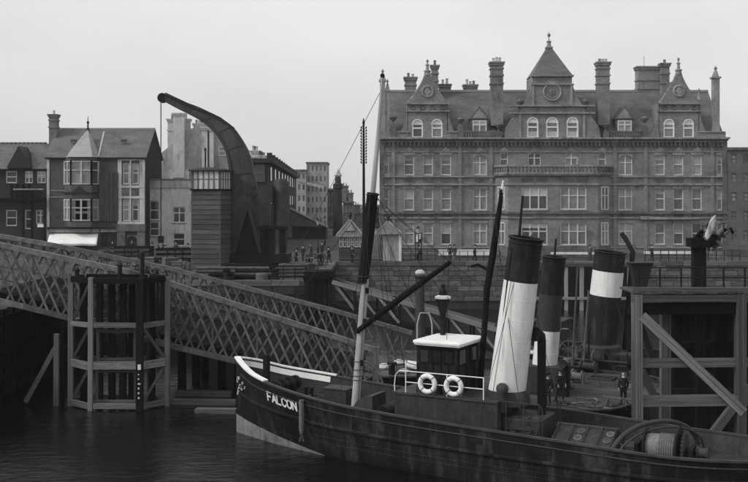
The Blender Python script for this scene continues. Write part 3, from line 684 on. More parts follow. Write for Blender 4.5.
for px_, yt in ((255, 151), (262, 156), (270, 160)):
    chimney(ter, X(px_, 145), 145, zt, Z(yt, 145), 1.0, 1.2, render_w, 3, (.4,))
def block(name, label, pa, pb_, yt, Y, mat, cols, rws, dep=12, roofm=None, ch=()):
    o = thing(name, label, 'building', (X((pa+pb_)/2, Y), Y, QZ))
    x0, x1, z1 = X(pa, Y), X(pb_, Y), Z(yt, Y); ops = []
    cw = (x1-x0)/cols; rh = (z1-QZ)/rws
    for i in range(cols):
        for j in range(rws): ops.append((x0+cw*(i+.27), x0+cw*(i+.73), QZ+rh*(j+.3), QZ+rh*(j+.78)))
    m = MB(); facade(m, x0, x1, QZ, z1, ops, Y, .3); m.box(x0, x1, Y+.6, Y+dep, QZ, z1-.01); m.build('wall', mat, o)
    for q in ops: window(o, *q, Y, 1, fr=.12, sash=True, g=glass, fm=stone_d, rec=.15)
    MB().box(x0-.2, x1+.2, Y-.3, Y+dep, z1, z1+.4).build('cornice', stone_d, o)
    for pc, yc in ch: chimney(o, X(pc, Y+3), Y+3, z1, Z(yc, Y+3), 1.6, 1.6, mat, 2, (.3,))
    return o
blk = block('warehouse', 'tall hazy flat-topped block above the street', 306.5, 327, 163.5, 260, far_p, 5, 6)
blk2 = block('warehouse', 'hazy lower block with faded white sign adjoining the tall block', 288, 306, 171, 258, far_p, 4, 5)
# faded painted sign (unreadable): broken pale strokes along the wall heads
for o_, pa, pb_, ya in ((blk2, 298, 306, 179), (blk, 307, 323, 182)):
    m = MB(); p = pa
    while p < pb_:
        w_ = random.uniform(.6, 1.6); m.box(X(p, 258), X(p+w_, 258), 257.85, 257.95, Z(ya+2.6+(p-pa)*.25, 258), Z(ya+(p-pa)*.25+random.uniform(-.6, .6), 258)); p += w_+.7
    m.build('faded_lettering', pale, o_)
block('shop_block', 'narrow dark house right of the tall hazy block', 327.5, 333.5, 190, 235, far_d, 2, 4)
block('shop_block', 'distant street house behind the left kiosk', 343, 353, 203, 250, far_b, 3, 3, ch=((345, 186), (350, 193)))
block('shop_block', 'distant pale street house between kiosk and telegraph pole', 353.5, 366, 214, 270, far_b, 3, 3, ch=((357, 205),))
block('shop_block', 'distant street house seen left of the gabled building corner', 366.5, 379, 207, 240, far_d, 3, 3, ch=((371, 196),))
block('shop_block', 'low hazy house at the end of the street left', 333.8, 342.5, 216, 300, far_b, 2, 3)
block('side_warehouse', 'plain block beyond the right corner of the gabled building', 728, 800, 150, 150, far_b, 6, 5)
SY = 190.
st = thing('chimney_shaft', 'tall dark brick shaft with pale cap over the street', 'chimney', (X(338, SY), SY, QZ))
MB().lathe([(1.0, 0), (.7, Z(190, SY)-QZ), (.95, Z(188, SY)-QZ), (.95, Z(184, SY)-QZ), (.6, Z(183, SY)-QZ), (.55, Z(177, SY)-QZ)], (X(338, SY), SY, QZ), 10).build('shaft', far_d, st)
MB().lathe([(.55, 0), (.75, .3), (.35, 1.1), (.03, 1.6)], (X(338, SY), SY, Z(177, SY)), 10).build('cap', pale, st)

# low shed roof line in street
shed = thing('quay_shed', 'long low shed with sloping roof in front of the tall hazy block', 'shed', (-12.5, 175, QZ))
MB().box(X(292, 175), X(326, 175), 175, 182, QZ, Z(226, 175)).build('wall', far_d, shed)
MB().add([(X(290,174),174,Z(208,174)),(X(328,174),174,Z(227,174)),(X(328,183),183,Z(227,183)),(X(290,183),183,Z(208,183)),(X(290,174),174,Z(226,174)),(X(290,183),183,Z(226,183))], [(0,1,2,3),(0,4,1),(3,2,5)]).build('roof', slate, shed)
MB().beam((X(290, 174), 173.9, Z(208, 174)), (X(328, 174), 173.9, Z(227, 174)), .25, .3).build('barge_board', pale, shed)

# ================================================================== KIOSKS, POLE, LAMPS
def kiosk(label, pa, pb_, ytop, yeave, Y, bodym, pbA, pbB, lou):
    o = thing('kiosk', label, 'kiosk', (X((pa+pb_)/2, Y), Y, QZ), group='pyramid-roofed kiosks at the quay edge')
    x0, x1, e = X(pa, Y), X(pb_, Y), Z(yeave, Y); cx = (x0+x1)/2; ap = Z(ytop, Y+1.5)
    b0, b1 = X(pbA, Y), X(pbB, Y)
    MB().box(b0, b1, Y+.2, Y+3.0, QZ, e).build('wall', bodym, o)
    m = MB().add([(x0,Y-.2,e),(x1,Y-.2,e),(x1,Y+3.4,e),(x0,Y+3.4,e),(cx,Y+1.6,ap)], [(0,1,4),(1,2,4),(2,3,4),(3,0,4),(0,3,2,1)])
    r_ = m.build('roof', slate, o)
    for xx in (x0, x1): MB().tube([(xx, Y-.2, e), (cx, Y+1.6, ap)], .07, 6).build('hip', stone, r_)
    MB().beam((x0, Y-.22, e-.05), (x1, Y-.22, e-.05), .1, .18).build('eaves_board', stone, r_)
    MB().lathe([(.15, -.1), (.08, .2), (.2, .4), (.03, .8)], (cx, Y+1.6, ap), 8).build('finial', iron, r_)
    if lou:
        m = MB(); m.prism([(cx-.6, e+.5), (cx+.6, e+.5), (cx, ap-.2)], Y+.1, Y+1.4); m.build('gablet', stone, r_)
        for i in range(6):
            xx = b0+(b1-b0)*i/6; window(o, xx+.05, xx+(b1-b0)/6-.05, e-1.3, e-.15, Y-.0, 1, fr=.06, rec=.12, g=glass)
        for i in range(5): MB().box(b0+.05, b1-.05, Y+.12, Y+.19, QZ+.2+i*.25, QZ+.4+i*.25).build('board', board, o)
    else:
        for i in range(7):
            xx = b0+(b1-b0)*i/7; ublock('board', xx, xx+(b1-b0)/7-.03, Y+.12, Y+.2, QZ+.05, e-.05, render_g, o)
        MB().box(b1-.3, b1-.02, Y+.08, Y+.2, QZ, e).build('corner_post', white_s, o)
    return o
kiosk('slatted kiosk with gablet and windows, left of the telegraph pole', 336, 363.5, 219, 235.5, 110.8, board, 339, 362, True)
kiosk('plain pale boarded kiosk in front of the gabled building corner', 375, 402, 221, 233, 111.2, render_g, 383, 401.5, False)
TP = 112.
tp = thing('telegraph_pole', 'tall dark telegraph pole with a spiky column of insulators at its top', 'pole', (X(364, TP), TP, QZ))
MB().tube([(X(364, TP), TP, QZ), (X(363.6, TP), TP, Z(124, TP))], [.2, .11], 8).build('shaft', timber_d, tp)
for i in range(13):
    z = Z(129+i*2.9, TP); m = MB()
    for sg in (-1, 1): m.beam((X(363.7, TP), TP, z), (X(363.7, TP)+sg*.3, TP, z+.08), .05, .05).lathe([(.06, 0), (.09, .1), (.05, .25)], (X(363.7, TP)+sg*.28, TP, z+.05), 6)
    m.build('insulator_arm', iron, tp)
MB().lathe([(.12, 0), (.16, .15), (.02, .7)], (X(363.6, TP), TP, Z(124, TP)), 6).build('cap', iron, tp)
def lamp(px_, Y, h, label):
    o = thing('street_lamp', label, 'lamp', (X(px_, Y), Y, QZ), group='gas lamps on the quay'); x = X(px_, Y)
    MB().lathe([(.16, 0), (.12, .6), (.06, .8), (.05, h-.6)], (x, Y, QZ), 8).build('post', iron, o)
    MB().lathe([(.1, h-.6), (.2, h-.1), (.22, h-.05)], (x, Y, QZ), 6).build('lantern', pale, o)
    MB().lathe([(.25, h-.05), (.05, h+.15), (.02, h+.3)], (x, Y, QZ), 6).build('cap', iron, o)
lamp(318, 128, 4.2, 'gas lamp standing in the street mouth left of the slatted kiosk')
lamp(325, 150, 4.2, 'farther gas lamp in the street before the tall hazy block')
lamp(531, 114.5, 3.4, 'gas lamp in front of the projecting bay')
lamp(418, 114, 3.6, 'gas lamp just right of the plain kiosk')

# notice board by kiosk
nb_ = thing('notice_board', 'black and white notice board on posts beside the plain kiosk', 'sign', (X(418, 113), 113, QZ))
MB().box(X(415, 113), X(421.5, 113), 113, 113.1, Z(243, 113), Z(233, 113)).build('board', shopdark, nb_)
MB().box(X(416, 113), X(418, 113), 112.95, 112.99, Z(242, 113), Z(234, 113)).build('poster', white, nb_)
MB().box(X(419, 113), X(420.8, 113), 112.95, 112.99, Z(239, 113), Z(234, 113)).build('poster', white, nb_)
for p in (415.3, 421): MB().box(X(p, 113), X(p, 113)+.1, 113.1, 113.2, QZ, Z(233, 113)).build('post', iron, nb_)

# railing along the quay edges
def railing(name, label, p, q, h=1.1, n=10, mat=iron):
    o = thing(name, label, 'railing', p); p = Vector(p); q = Vector(q)
    for i in range(n+1):
        a = p+(q-p)*(i/n); ub('post', a, a+Vector((0, 0, h)), .07, .07, mat, o)
    for z in (h, h*.55): MB().tube([p+Vector((0, 0, z)), q+Vector((0, 0, z))], .03, 6).build('rail', mat, o)
    return o
railing('quay_railing', 'thin iron railing on the quay wall above the right jetty', (X(645, 110.4), 110.4, QZ+.05), (X(740, 110.4), 110.4, QZ+.05), 1.2, 12)
railing('quay_railing', 'iron railing on the quay wall between kiosk and tug funnel', (X(403, 110.4), 110.4, QZ+.05), (X(500, 110.4), 110.4, QZ+.05), 1.1, 12)
railing('quay_railing', 'iron railing at the quay edge above the lattice bridge left', (-22.3, 84.5, QZ+.05), (-16, 84.5, QZ+.05), 1.2, 6)
railing('quay_railing', 'iron railing at the quay edge below the street mouth', (-8.6, 84.6, QZ+.05), (-4.8, 84.6, QZ+.05), 1.2, 4)

# ================================================================== CRANE
CY = 90.
crx = lambda p: X(p, CY); crz = lambda p: Z(p, CY)
crane = thing('quay_crane', 'big black curved-jib crane with chain hanging from its tip', 'crane', (crx(246), CY, QZ))
up = [(166, 94), (182, 101.5), (198, 109), (212, 114.5), (223, 120.5), (234, 129), (243, 141.5), (250, 156), (255, 178), (257.5, 203), (259, 258)]
lo = [(166, 101), (178, 107.5), (190, 113.5), (201, 119.5), (211, 127), (219.5, 136), (226, 147), (230, 160), (232.5, 180), (233, 203), (232, 258)]
def smooth_line(pts, k=4):
    P_ = [pts[0]]+pts+[pts[-1]]; r = []
    for i in range(1, len(P_)-2):
        for j in range(k):
            t = j/k; r.append(tuple(.5*(2*P_[i][c]+(P_[i+1][c]-P_[i-1][c])*t+(2*P_[i-1][c]-5*P_[i][c]+4*P_[i+1][c]-P_[i+2][c])*t*t+(3*P_[i][c]-P_[i-1][c]-3*P_[i+1][c]+P_[i+2][c])*t**3) for c in (0, 1)))
    return r+[pts[-1]]
up, lo = smooth_line(up), smooth_line(lo)
m = MB(); n = len(up); V = []
for i in range(n):
    hw = .35+.55*min(1, i/28)
    for (p, q), y in ((up[i], -hw), (lo[i], -hw), (lo[i], hw), (up[i], hw)): V.append((crx(p), CY+y, crz(q)))
F = [(0,1,2,3), tuple(4*(n-1)+k for k in (3,2,1,0))]
for i in range(n-1):
    for k in range(4): F.append((4*i+k, 4*i+(k+1) % 4, 4*(i+1)+(k+1) % 4, 4*(i+1)+k))
m.add(V, F); jib = m.build('jib', crane_p, crane)
for src in (up, lo):
    m = MB(); pts = []
    for i, (p, q) in enumerate(src): pts.append((crx(p), CY-(.35+.55*min(1, i/28))-.03, crz(q)))
    for a, b_ in zip(pts[:-1], pts[1:]): m.beam(a, b_, .12, .22)
    m.build('edge_flange', iron_g, jib)
m = MB(); rv = random.Random(2)
for i in range(n-1):
    for k in range(1):
        t = 0.
        for src, sgn in ((up, 1.8), (lo, -1.8)):
            p = src[i][0]+(src[i+1][0]-src[i][0])*t; q = src[i][1]+(src[i+1][1]-src[i][1])*t
            pc = ((up[i][0]+lo[i][0])/2, (up[i][1]+lo[i][1])/2); d = Vector((pc[0]-p, pc[1]-q)).normalized()*2.2
            y = CY-(.35+.55*min(1, (i+t)/28)); m.ball((crx(p+d.x), y, crz(q+d.y)), .05, 5, 3)
stuff(m.build('rivets', iron_g, jib))
for i in (7, 13, 19, 25, 31):   # plate seams
    m = MB(); y = CY-(.35+.55*min(1, i/28))-.02; m.beam((crx(up[i][0]), y, crz(up[i][1])), (crx(lo[i][0]), y, crz(lo[i][1])), .05, .18); m.build('plate_seam', crane_p, jib)
m = MB(); c = (crx(162.8), CY, crz(98))
m.torus(c, (1,0,0), (0,0,1), .34, .1, 20, 8); 
for y in (-.25, .25): m.tube([(c[0], CY+y-.04, c[2]), (c[0], CY+y+.04, c[2])], .44, 16)
m.tube([(c[0], CY-.3, c[2]), (c[0], CY+.3, c[2])], .1, 8); m.build('sheave', iron, crane, smooth=True)
ch_ = MB().tube([(crx(160.9), CY, crz(98)), (crx(160.9), CY, crz(236))], .045, 6).build('chain', iron, crane)
m = MB().box(crx(160.9)-.25, crx(160.9)+.25, CY-.15, CY+.15, crz(243), crz(236)).torus((crx(160.9), CY, crz(246)), (1,0,0), (0,0,1), .22, .06, 14, 6, -200, 60); m.build('hook_block', iron, ch_)
MB().tube([(crx(164), CY-.6, crz(95)), (crx(200), CY-.75, crz(108)), (crx(222), CY-.9, crz(118.5)), (crx(236), CY-.95, crz(129))], .04, 5).build('jib_chain', iron, jib)
# A-frame struts, base, counterweight, boiler
for a, b_ in (((249.5, 203), (235.5, 252)), ((250, 205), (262, 252))): ub('strut', (crx(a[0]), CY-1.3, crz(a[1])), (crx(b_[0]), CY-1.3, crz(b_[1])), .28, .2, iron_g, crane)
MB().prism([(crx(249.5), crz(208)), (crx(237), crz(252)), (crx(261), crz(252))], CY-1.15, CY-.95).build('recess_shade_plate', iron, crane)  # dark plate between the struts, standing in for a shaded cavity
m = MB().box(crx(231), crx(290), CY-1.6, CY+1.8, crz(262), crz(253)).lathe([(2.4, 0), (2.4, .5), (2.1, .6), (2.1, crz(262)-QZ)], (crx(258), CY, QZ), 20); m.build('turntable', iron, crane)
m = MB().box(crx(260), crx(273.5), CY-1.1, CY+1.1, crz(203), crz(186)).box(crx(260.5), crx(273), CY-1.05, CY+1.05, crz(225), crz(203.6)); m.build('counterweight', iron_g, crane)
m = MB().lathe([(.65, crz(226)-QZ), (.65, crz(182)-QZ), (.5, crz(179)-QZ)], (crx(281), CY, QZ), 16); m.build('boiler', crane_p, crane, smooth=True)
m = MB()
for p in (264, 271.5, 283): m.box(crx(p)-.28, crx(p)+.28, CY-.8, CY+.8, crz(253), crz(226))
m.build('tail_frame', iron, crane)
MB().box(crx(259), crx(289), CY-1.0, CY+1.0, crz(229), crz(226)).build('tail_platform', iron, crane)
for p, q, r in ((254, 186, .2), (256, 193, .26), (258, 200, .2)):
    MB().tube([(crx(p), CY-1.15, crz(q)), (crx(p), CY-.95, crz(q))], r, 16).tube([(crx(p), CY-1.2, crz(q)), (crx(p), CY-.9, crz(q))], r*.3, 8).build('gear_wheel', iron_g, crane)
# control cabin beside the crane
KB = Vector((X(220, 86.5), 86.5, QZ)); cab = thing('crane_cabin', 'weatherboarded control hut with windows all round its top beside the crane', 'hut', tuple(KB), R(-14))
LA, LB = 2.6, 2.35      # left face length (to -x), right face (going back +y)
zt_ = Z(190, 86.5)-QZ; ze = Z(171, 86.5)-QZ
MB().box(-LA, 0, .0, LB, 0, zt_).build('wall', board, cab, local=True)
nbd = 18
for i in range(nbd):
    z0 = zt_*i/nbd; h = zt_/nbd
    for nm in (0, 1):
        o = bpy.data.objects.new('weatherboard', unit_mesh(board)); col.objects.link(o); o.parent = cab
        if nm == 0: o.location = (-LA/2, -.03, z0+h/2); o.scale = (LA+.06, .05, h*.96); o.rotation_euler = (R(-7), 0, 0)
        else: o.location = (.035, LB/2, z0+h/2); o.scale = (.05, LB, h*.96); o.rotation_euler = (0, R(-7), 0)
for (x, y) in ((-LA, 0), (0, 0), (0, LB), (-LA, LB)): MB().box(x-.07, x+.07, y-.07, y+.07, 0, ze).build('corner_post', timber, cab, local=True)
MB().box(-LA-.15, .15, -.15, LB+.15, zt_-.02, zt_+.1).build('sill', timber_d, cab, local=True)
for i in range(5):
    a = -LA+.07+i*(LA-.14)/5; wdt = (LA-.14)/5
    m = MB().box(a, a+.06, -.05, .03, zt_+.1, ze).box(a+wdt-.06, a+wdt, -.05, .03, zt_+.1, ze).box(a+.06, a+wdt-.06, -.05, .03, (zt_+ze)/2+.1, (zt_+ze)/2+.16)
    o = m.build('window', timber_l, cab, local=True); MB().box(a+.06, a+wdt-.06, -.01, .01, zt_+.1, ze).build('pane', render_w, o, local=True)
for i in range(4):
    a = .07+i*(LB-.14)/4; wdt = (LB-.14)/4
    m = MB().box(-.03, .05, a, a+.06, zt_+.1, ze).box(-.03, .05, a+wdt-.06, a+wdt, zt_+.1, ze).box(-.03, .05, a+.06, a+wdt-.06, (zt_+ze)/2+.1, (zt_+ze)/2+.16)
    o = m.build('window', timber_l, cab, local=True); MB().box(-.01, .01, a+.06, a+wdt-.06, zt_+.1, ze).build('pane', render_w, o, local=True)
MB().box(-LA-.25, .25, -.25, LB+.25, ze, ze+.12).taper(-LA/2, LB/2, ze+.12, ze+.35, LA/2+.2, LB/2+.2, LA/2-.6, LB/2-.6).build('roof', shopdark, cab, local=True)
MB().tube([(-LA*.72, LB*.5, ze+.2), (-LA*.72, LB*.5, ze+1.9)], .07, 8).lathe([(.07, 1.9), (.14, 1.95), (.02, 2.1)], (-LA*.72, LB*.5, ze), 8).build('stove_pipe', iron, cab, local=True)

# ================================================================== LATTICE BRIDGE TO THE PONTOON
br = thing('lattice_bridge', 'long riveted lattice girder bridge sloping down from the left quay to the pontoon', 'bridge', (-23, 66, 5.0))
def pl_(pts, p):
    for (a, ya), (b_, yb) in zip(pts[:-1], pts[1:]):
        if p <= b_: return ya+(yb-ya)*(p-a)/(b_-a)
    return pts[-1][1]
NT = [(-12, 242), (24, 250), (130, 272), (169, 283), (330, 335), (378, 351)]
NB = [(-12, 298), (24, 306.5), (70, 318), (172, 346), (236, 361), (330, 386), (378, 397)]
FT = [(-12, 234), (53, 245), (113, 257), (170, 268.5), (330, 309.5), (412, 333)]
FB = [(p, y+50) for p, y in FT]
def truss(T_, B_, Y, pend, sp, reach, name):
    for src, nm, w_, h_ in ((T_, 'top_chord', .34, .3), (B_, 'bottom_chord', .34, .3)):
        for (a, ya), (b_, yb) in zip(src[:-1], src[1:]):
            ub(nm, (X(a, Y), Y, Z(ya, Y)), (X(b_, Y), Y, Z(yb, Y)), h_, w_, lattice, br)
    p = -12.
    while p < pend:
        for sg, dy in ((1, -.06), (-1, .06)):
            q = p+sg*reach
            if -13 < q < pend+1: ub('lattice_bar', (X(p, Y), Y+dy, Z(pl_(T_, p), Y)), (X(q, Y), Y+dy, Z(pl_(B_, q), Y)), .125, .05, lattice, br)
        p += sp
    p = -12.
    while p <= pend+1:
        ub('stiffener', (X(p, Y), Y+.13, Z(pl_(T_, p), Y)), (X(p, Y), Y+.13, Z(pl_(B_, p), Y)), .12, .08, lattice, br); p += sp*4
truss(NT, NB, 60., 378, 11.2, 27.5, 'near'); truss(FT, FB, 72., 412, 9.4, 23, 'far')
m = MB(); ps = [-12, 24, 70, 172, 236, 330, 378]
for a, b_ in zip(ps[:-1], ps[1:]):
    za, zb = Z(pl_(NB, a), 60)+.35, Z(pl_(NB, b_), 60)+.35; xa, xb = X(a, 60), X(b_, 60)
    m.add([(xa,60.2,za),(xb,60.2,zb),(xb,71.8,zb),(xa,71.8,za),(xa,60.2,za-.25),(xb,60.2,zb-.25),(xb,71.8,zb-.25),(xa,71.8,za-.25)], [(0,1,2,3),(7,6,5,4),(0,4,5,1),(2,6,7,3)])
m.build('deck', timber_d, br)
p = -10.
while p < 376:      # deck planks laid across
    z = Z(pl_(NB, p), 60)+.39; sl_ = (Z(pl_(NB, p+3), 60)-Z(pl_(NB, p-3), 60))/(.36)
    o = ublock('deck_plank', X(p, 60), X(p, 60)+.33, 60.25, 71.75, z-.03, z+.03+JR.uniform(0, .02), timber_d, br); o.rotation_euler = (0, -math.atan(sl_), 0); p += 6.2
for Y_, h in ((60.5, .9), (71.4, .9)):
    ub('guard_rail', (X(-12, Y_), Y_, Z(pl_(NB, -12), 60)+1.3), (X(172, 60), Y_, Z(pl_(NB, 172), 60)+1.3), .12, .08, timber, br); ub('guard_rail', (X(172, 60), Y_, Z(pl_(NB, 172), 60)+1.3), (X(376, 60), Y_, Z(pl_(NB, 376), 60)+1.3), .12, .08, timber, br)
# raised solid end post and rubbing timbers
for p in (376,): ub('end_post', (X(p, 60), 60, Z(347, 60)), (X(p, 60), 60, Z(400, 60)), .4, .4, lattice, br)
for i in range(6):
    p = 20+i*55; z = Z(pl_(NB, p), 60)-.05; ub('cross_beam', (X(p, 60), 60.3, z), (X(p, 60), 71.7, z), .3, .3, iron, br)
# trestle piles beneath
for i, (p, Y_, top) in enumerate(((182, 63, 352), (196, 66, 345), (222, 64, 360), (205, 70, 340), (238, 68, 352), (30, 66, 318), (48, 68, 322), (255, 70, 345), (20, 71, 305))):
    z1 = Z(top, Y_)
    o = MB().tube([(X(p, Y_), Y_, -2), (X(p, Y_), Y_, z1)], [.3, .26], 10).build('pile', timber_d, None, smooth=True)
    tag(o, ['round tarred pile under the lattice bridge right of the dolphin', 'round tarred pile under the lattice bridge, set back from its fellows', 'round tarred pile under the bridge near the tug bow', 'thin-looking tarred pile deep under the bridge', 'tarred pile under the bridge just behind the tug stem', 'tarred pile under the bridge at the far left', 'tarred pile under the bridge between the far left and the dolphin', 'tarred pile under the bridge behind the white bow rail', 'tarred pile against the dark wharf at the left edge'][i], 'pile', 'piles under the bridge')
def baulk(p, q, a, b_, label, mat=timber):
    o = ub('timber_baulk', p, q, a, b_, mat, None); tag(o, label, 'timber', 'floating timber baulks')
baulk((X(172, 58.8), 58.8, .12), (X(236, 58.6), 58.6, .12), .35, .5, 'long pale baulk floating at the foot of the dolphin', timber)
baulk((X(196, 56.6), 56.6, .08), (X(237, 56.2), 56.2, .08), .32, .5, 'nearest dark baulk floating by the tug stem', timber)
baulk((X(176, 61.5), 61.5, .15), (X(232, 61), 61, .15), .35, .4, 'baulk floating behind the others under the bridge', timber)
# dark wharf face at left
wf = thing('wharf_face', 'dark piled timber wharf face behind the left end of the bridge', 'wharf', (-22.8, 74, 0))
y = 56.
while y < 84: ub('pile', (-22.7, y, -2), (-22.7, y, QZ+.1), .4, .4, timber_d, wf); y += 1.6
for z in (1.2, 3.0, 4.8): ub('waler', (-22.45, 55, z), (-22.45, 84, z), .35, .15, timber_d, wf)
# ------------------------------------------------------------------ timber dolphin
DY = 57.
dol = thing('timber_dolphin', 'tall many-sided timber mooring dolphin standing in the water at left', 'dolphin', (X(117, 58), 58, 0))
P = [(X(70.7, 58.3), 58.3), (X(90.5, DY), DY), (X(140, DY), DY), (X(167, 58.3), 58.3), (X(150, 59.5), 59.5), (X(84, 59.5), 59.5)]
tops = [277.5, 277.5, 277, 278.5, 281, 281]
for i, (x, y) in enumerate(P):
    zt_ = 7.55+(.08 if i == 1 else 0); ub('post', (x, y, -1.5), (x, y, zt_), .27 if i != 2 else .36, .28, timber_d if i == 2 else (timber if i > 3 else timber_l), dol)
lev = [(7.4, .34), (4.85, .3), (2.55, .42), (.25, .3)]
for i in range(6):
    A_, B_ = P[i], P[(i+1) % 6]
    for j, (z, h) in enumerate(lev):
        mt = timber_d if j == 0 else (timber if (i == 4 or i == 3) else timber_l)
        d = Vector((B_[0]-A_[0], B_[1]-A_[1], 0)).normalized()*.15
        ub('waler', (A_[0]+d.x, A_[1]+d.y-.02, z), (B_[0]-d.x, B_[1]-d.y-.02, z), h, .2, mt, dol)
# inner frames of the lower bays
for x0_, x1_, y_, z0_, z1_ in ((P[1][0]+.35, P[2][0]-.35, DY+.25, 2.75, 4.6), (P[1][0]+.3, P[2][0]-.3, DY+.25, .35, 2.3)):
    for x in (x0_, x1_): ub('inner_post', (x, y_, z0_), (x, y_, z1_), .16, .16, timber, dol)
    for z in (z0_+.1, z1_-.1): ub('inner_rail', (x0_, y_, z), (x1_, y_, z), .18, .14, timber, dol)
A_, B_ = P[2], P[3]
for i in range(7):
    t = (i+.5)/7; x, y = A_[0]+(B_[0]-A_[0])*t, A_[1]+(B_[1]-A_[1])*t
    if i not in (2, 3): ub('fender_board', (x, y+.12, 4.95), (x, y+.12, 7.3), .2, .06, timber_d, dol)
A_, B_ = P[0], P[1]
for z0_, z1_ in ((2.7, 4.7), (.4, 2.4), (5.0, 7.2)): ub('brace', (A_[0]+.1, A_[1]+.1, z0_), (B_[0]-.1, B_[1]+.1, z1_), .15, .15, timber, dol)
A_, B_ = P[2], P[3]
for z0_, z1_ in ((4.7, 2.7), (.4, 2.4)): ub('brace', (A_[0]+.1, A_[1]+.15, z0_), (B_[0]-.1, B_[1]+.1, z1_), .15, .15, timber, dol)
for p, y in ((100, 58.6), (112, 58.9), (123, 58.4), (132, 58.8), (152, 58.7), (84, 58.8)): ub('inner_pile', (X(p, y), y, -1.5), (X(p, y), y, 7.2), .34, .34, timber_d, dol)
m = MB().box(P[1][0]+.1, P[2][0]-.1, DY+.25, 59.3, 7.2, 7.32).box(P[0][0]+.4, P[3][0]-.4, 58.2, 59.3, 7.33, 7.4); m.build('platform', timber_d, dol)
for p, zt2 in ((119, 8.2), (141.5, 8.9), (76, 7.9)):
    MB().tube([(X(p, 58), 58.2, 7.3), (X(p, 58), 58.2, zt2)], .13, 8).ball((X(p, 58), 58.2, zt2), .17, 8, 5).build('bollard', iron, dol)
m = MB(); rg = random.Random(5)     # draught-gauge marks on the dark post
x = P[2][0]; 
for i in range(6): m.box(x-.08, x+.08-rg.uniform(0, .1), DY-.19, DY-.175, .7+i*.27, .7+i*.27+rg.uniform(.05, .1))
m.box(x-.09, x+.09, DY-.19, DY-.175, 2.35, 2.65)
m.build('tide_gauge_marks', white_s, dol)
fp = thing('fender_post', 'short weathered timber post with raking brace left of the dolphin', 'post', (X(56.5, 58.4), 58.4, 0))
ub('post', (X(56.5, 58.4), 58.4, -1.5), (X(56.5, 58.4), 58.4, Z(334, 58.4)), .28, .28, timber, fp)
ub('post', (X(63, 58.8), 58.8, -1.5), (X(63, 58.8), 58.8, Z(330, 58.8)), .2, .2, timber_d, fp)
ub('brace', (X(26, 58.6), 58.6, Z(402, 58.6)), (X(56, 58.6), 58.6, Z(347, 58.6)), .24, .22, timber, fp)

# ================================================================== SECOND GANGWAY, PONTOON, QUAY FRAMES
gw = thing('gangway', 'sloping truss gangway from the quay corner down to the pontoon behind the mast', 'gangway', (-3.2, 83, 5))
for off, k in ((0, 1), (2.6, 0)):
    a = Vector((X(333, 82), 82+off, Z(282, 82))); b_ = Vector((X(500, 74), 74+off, Z(331, 74)))
    dn = Vector((0, 0, -2.0)); N = 7
    ub('top_chord', a, b_, .34, .3, timber_l if k else timber, gw); ub('bottom_chord', a+dn, b_+dn*.8, .25, .25, timber_d, gw)
    for i in range(N):
        p = a+(b_-a)*(i/N); q = a+(b_-a)*((i+1)/N)
        ub('diagonal', p, q+dn*.9, .2, .15, timber_l if k else timber_d, gw); ub('vertical', q, q+dn*.9, .15, .15, timber_d, gw)
MB().add([tuple(a+dn*.9-Vector((0,2.6,0))), tuple(b_+dn*.75-Vector((0,2.6,0))), tuple(b_+dn*.75), tuple(a+dn*.9)], [(0,1,2,3)]).build('deck', timber_d, gw)
pon = thing('pontoon', 'low floating timber landing stage behind the tugs', 'pontoon', (4, 70, 0))
MB().box(-7, 8, 63.5, 74, -.6, .75).build('float', timber_d, pon)
for i in range(15): ublock('deck_plank', -7+i, -6.02+i, 63.3, 74.2, .75, .83+random.uniform(0, .02), plank, pon)
for p, Y_ in ((392, 64), (470, 64)): MB().lathe([(.22, 0), (.2, .6), (.32, .65), (.3, .8)], (X(p, Y_), Y_, .82), 10).build('bollard', iron, pon)
mp_ = thing('mooring_pile', 'pale round mooring pile with white knob behind the boom', 'pile', (X(420, 75.5), 75.5, 0))
MB().tube([(X(420, 75.5), 75.5, -1), (X(420, 75.5), 75.5, Z(275, 75.5))], [.38, .34], 14).build('shaft', iron_g, mp_, smooth=True)
MB().ball((X(420, 75.5), 75.5, Z(273, 75.5)), .38, 12, 6, .7).build('cap', pale, mp_, smooth=True)
MB().torus((X(420, 75.5), 75.5, Z(277, 75.5)), (1,0,0), (0,1,0), .4, .06, 16, 6).build('collar', iron, mp_)
# dark timber box at quay corner
tbx = thing('timber_fender_stage', 'dark timber fender stage at the quay corner under the street mouth', 'stage', (X(318, 82.5), 82.5, 0))
for i in range(8):
    p = 304.5+i*3.5; ub('fender_board', (X(p+1.6, 82.6), 82.6, -1), (X(p+1.6, 82.6), 82.6, Z(271, 82.6)-random.uniform(0, .08)), .26, .2, timber_d, tbx)
ub('waler', (X(303, 82.4), 82.4, 5.6), (X(333, 82.4), 82.4, 5.6), .3, .2, timber_d, tbx); ub('waler', (X(303, 82.4), 82.4, 3), (X(333, 82.4), 82.4, 3), .3, .2, timber_d, tbx)
MB().box(X(304, 83), X(333, 83), 82.7, 86, QZ+.04, Z(272, 82.6)).build('platform', timber_d, tbx)
